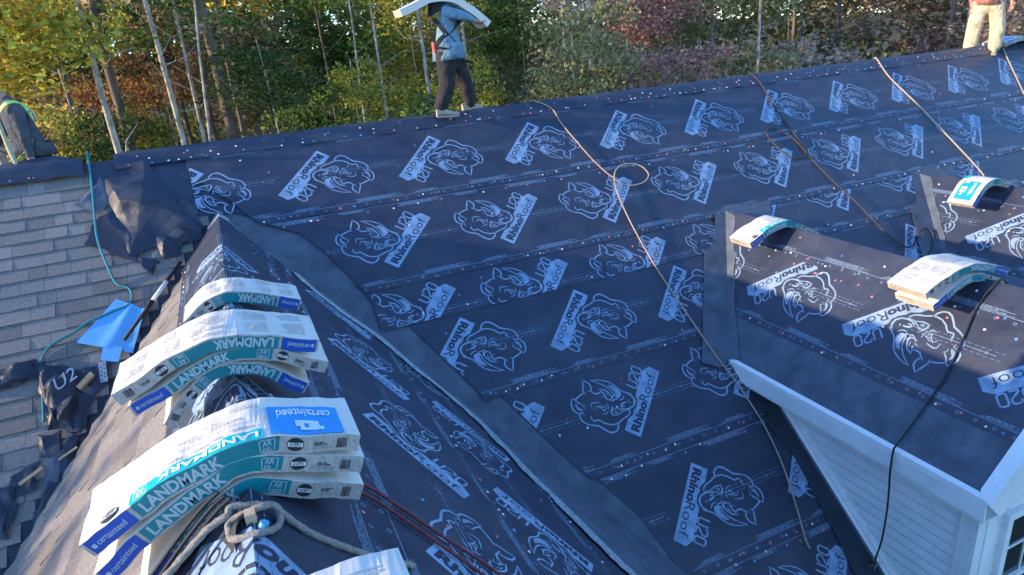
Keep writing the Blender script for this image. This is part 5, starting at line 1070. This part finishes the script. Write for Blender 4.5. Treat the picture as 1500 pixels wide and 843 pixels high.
def tree(px, dist, h, d, bark, col, cz, rx, rz, ci, seed, lean=0.0, label=None, group="trees behind the roof", limbs=6, pos=None, low=.3, py=120, name="tree"):
    p = pos if pos is not None else gpos(px, dist, py); p = Vector((p.x, p.y, GZ-.1))
    root = empty(name, p, label or f"{LAB[col]} tree, {'pale' if bark is M_BKP else 'dark'} {'slim' if d < .16 else 'stout' if d > .27 else 'tall'} trunk, {whereabouts(px, dist)}", "tree", group)
    b = trunk_mesh(h, d, seed, limbs, lean, low); o = b.build("trunk", bark, None, smooth=True); o.parent = root
    cl = [(cz, rx, rz, ci)] if not isinstance(cz, list) else [(z, q, w, c_) for z, q, w, c_ in zip(cz, rx, rz, ci)]
    for z, q, w, c_ in cl:
        c = link(crown_obj(c_, col)); c.parent = root; rr = random.Random(seed+c_); c.location = (lean*z+rr.uniform(-.2, .2), rr.uniform(-.2, .2), z); c.scale = (q, q*rr.uniform(.85, 1.15), w); c.rotation_euler = (rr.uniform(-.2, .2), rr.uniform(-.2, .2), rr.uniform(0, 6.28))
    return root
# trunks picked out in the photograph: (px at mid height, distance, diameter, pale?, crown colour)
TR = [(20, 20, .30, 0, "yg", 0), (98, 25, .20, 0, "orange", 0), (143, 19, .20, 1, "yg", .0), (166, 26, .40, 0, "yg", 0), (250, 21, .20, 1, "yg", 0), (282, 22, .15, 1, "green", 0), (262, 32, .24, 0, "olive", 0), (322, 23, .46, 0, "green", 0), (300, 30, .26, 0, "green", 0), (345, 25, .24, 0, "dark", 0), (232, 16, .07, 1, "brown", .12), (480, 26, .10, 0, "green", 0), (524, 24, .10, 1, "yellow", 0), (562, 24, .14, 1, "yg", 0), (404, 34, .22, 0, "green", 0), (633, 24, .18, 1, "yg", 0), (693, 26, .15, 1, "green", 0), (612, 28, .08, 0, "yellow", 0), (829, 28, .17, 1, "brown", 0), (851, 30, .15, 1, "mauve", 0), (867, 27, .24, 1, "mauve", 0), (880, 32, .26, 0, "brown", 0), (922, 36, .24, 1, "mauve", 0), (1043, 32, .20, 0, "olive", 0), (1108, 28, .15, 1, "olive", .01), (1212, 40, .28, 0, "red", .04), (1345, 42, .26, 1, "red", 0), (1405, 38, .20, 1, "brown", 0), (1425, 40, .30, 1, "brown", 0), (1375, 36, .24, 0, "mauve", .05), (760, 38, .25, 0, "olive", 0), (1160, 44, .28, 0, "mauve", 0), (450, 40, .3, 0, "dark", 0), (-40, 22, .3, 1, "yg", 0), (-120, 26, .3, 0, "green", 0)]
rt = random.Random(5)
for k, (px, ds, d, pale, col, ln) in enumerate(TR):
    h = rt.uniform(14, 18); tree(px, ds, h, d, M_BKP if pale else M_BKD, col, [h*.88, h*.62], [rt.uniform(1.6, 2.2), rt.uniform(1.4, 2.0)], [rt.uniform(1.6, 2.2), rt.uniform(1.2, 1.8)], [8+k % 3, 8+(k+1) % 3], 300+k, ln, limbs=9, low=.25)
# understory: dense lower crowns, colours by stretch of wood
def zone(px):
    for x, cs in ((150, ("yg", "brown", "orange", "orange", "brown", "dark")), (340, ("orange", "brown", "olive", "yg", "dark")), (520, ("green", "dark", "dark", "yg", "olive")), (640, ("yg", "green", "yg", "dark", "yellow")), (780, ("green", "yg", "green", "olive", "yg")), (880, ("olive", "brown", "yg", "red", "orange")), (1050, ("mauve", "brown", "mauve", "olive", "red")), (1180, ("olive", "olive", "mauve", "green")), (1310, ("red", "mauve", "red", "brown", "olive")), (1900, ("mauve", "brown", "brown", "red", "mauve"))):
        if px < x: return rt.choice(cs)
k = 0
for ds, step, r0, r1, hz in ((17, 62, .8, 1.4, (2.2, 4.6)), (24, 46, 1.2, 2.0, (2.6, 7.0)), (33, 44, 1.6, 2.6, (3, 10)), (46, 50, 2.4, 3.6, (4, 13))):
    px = -140
    while px < 1640:
        q = px+rt.uniform(-20, 20); dd = ds*rt.uniform(.88, 1.12); px += step
        if 1215 < q < 1370 and dd < 40: continue
        if q < 345 and dd < 29 and rt.random() < .6: continue
        if q > 1380 and dd < 30: continue
        if q > 1440 and dd > 36: continue
        cz = rt.uniform(*hz)
        if 1220 < q < 1375 and cz < 8: continue
        rx = rt.uniform(r0, r1); col = zone(q); h = cz+rx*.8
        tree(q, dd, h, rt.uniform(.05, .12), rt.choice((M_BKP, M_BKD)), col, cz, rx, rx*rt.uniform(.7, 1.2), rt.randrange(5), 900+k, rt.uniform(-.06, .06), limbs=7, low=.25, label=f"{'low' if cz < 3.6 else 'tall' if cz > 7 else 'middling'} {LAB[col]} tree {whereabouts(q, dd)}", group="understory trees behind the roof"); k += 1
for q, dd, cz, rx, col in ((128, 17.5, 4.3, .75, "yg"), (30, 19, 8.6, 1.7, "yg"), (85, 23, 9.6, 1.9, "yg"), (-10, 18, 8.0, 1.6, "yellow"), (400, 30, 11.0, 2.2, "yellow"), (205, 24, 3.4, .9, "olive"), (300, 20, 3.0, .7, "yg"), (515, 23, 6.6, .9, "yg"), (590, 20, 4.0, .7, "yg"), (650, 22, 4.4, .8, "yg")):
    tree(q, dd, cz+rx*.8, .07, M_BKP, col, cz, rx, rx*.9, 5+k % 3, 1700+k, limbs=7, low=.3, label=f"sunlit {LAB[col]} sapling {whereabouts(q, dd)}", group="sunlit saplings"); k += 1
for q, col in ((1250, "olive"), (1290, "green"), (1335, "green"), (1360, "olive"), (1270, "yg")):
    tree(q, 46, 2.6, .08, M_BKD, col, 1.6, 1.9, 1.3, k % 5, 1500+k, label=f"{LAB[col]} rounded shrub in the clearing beyond the ridge", group="shrubs in the clearing", name="shrub"); k += 1
# farthest wood, read as one mass
r = np.random.default_rng(9); b = MB(); V = []
n = 60000; az = r.uniform(-.75, 1.15, n); ds = r.uniform(55, 85, n); zz_ = r.uniform(0, 1, n)**.8*22; L = r.uniform(.25, .6, n)
P0 = np.stack([CAM[0]+np.sin(az+YAW*.0)*ds, CAM[1]+np.cos(az)*ds, GZ+zz_], 1)
nz = np.array([noise.noise(Vector((p[0]*.12, p[1]*.12, p[2]*.16))) for p in P0]); P0 = P0[(nz > -.12)]; L = L[nz > -.12]; n = len(P0)
a = r.normal(size=(n, 3)); a /= np.linalg.norm(a, axis=1)[:, None]; q = r.normal(size=(n, 3)); q -= a*(a*q).sum(1)[:, None]; q /= np.linalg.norm(q, axis=1)[:, None]; L = L[:, None]
V = np.stack([P0-a*L, P0+q*L*.6, P0+a*L, P0-q*L*.6], 1).reshape(-1, 3)
me = bpy.data.meshes.new("distant_wood"); me.from_pydata(V.tolist(), [], np.arange(4*n).reshape(-1, 4).tolist()); me.materials.append(mat("distant_autumn_leaves", (0.10, 0.13, 0.04), rough=.7, island=.5, transl=.3, col2=(0.22, 0.15, 0.07), scale=.12))
o = link(bpy.data.objects.new("distant_wood", me)); tag(o, "distant autumn wood closing the view behind the nearer trees", "woodland", kind="stuff")

# trees standing to the left of the house: they shade its lower left slopes
for k, (x, y, z0, rx, rz, ci, col) in enumerate(((-26, -7.2, 6.0, 2.6, 4.6, 5, "green"), (-27, -3.3, 5.6, 2.4, 4.8, 6, "yg"), (-24, 0.1, 6.0, 2.4, 4.4, 7, "green"), (-26, 4.0, 7.4, 2.6, 5.2, 5, "olive"), (-33, -11, 7.0, 3.6, 4.6, 5, "orange"))):
    tree(0, 0, z0+rz*.7, .28, M_BKD, col, z0, rx, rz, ci, 2000+k, pos=Vector((x, y, GZ)), label=f"{LAB[col]} tree on the lawn to the left of the house", group="trees left of the house")
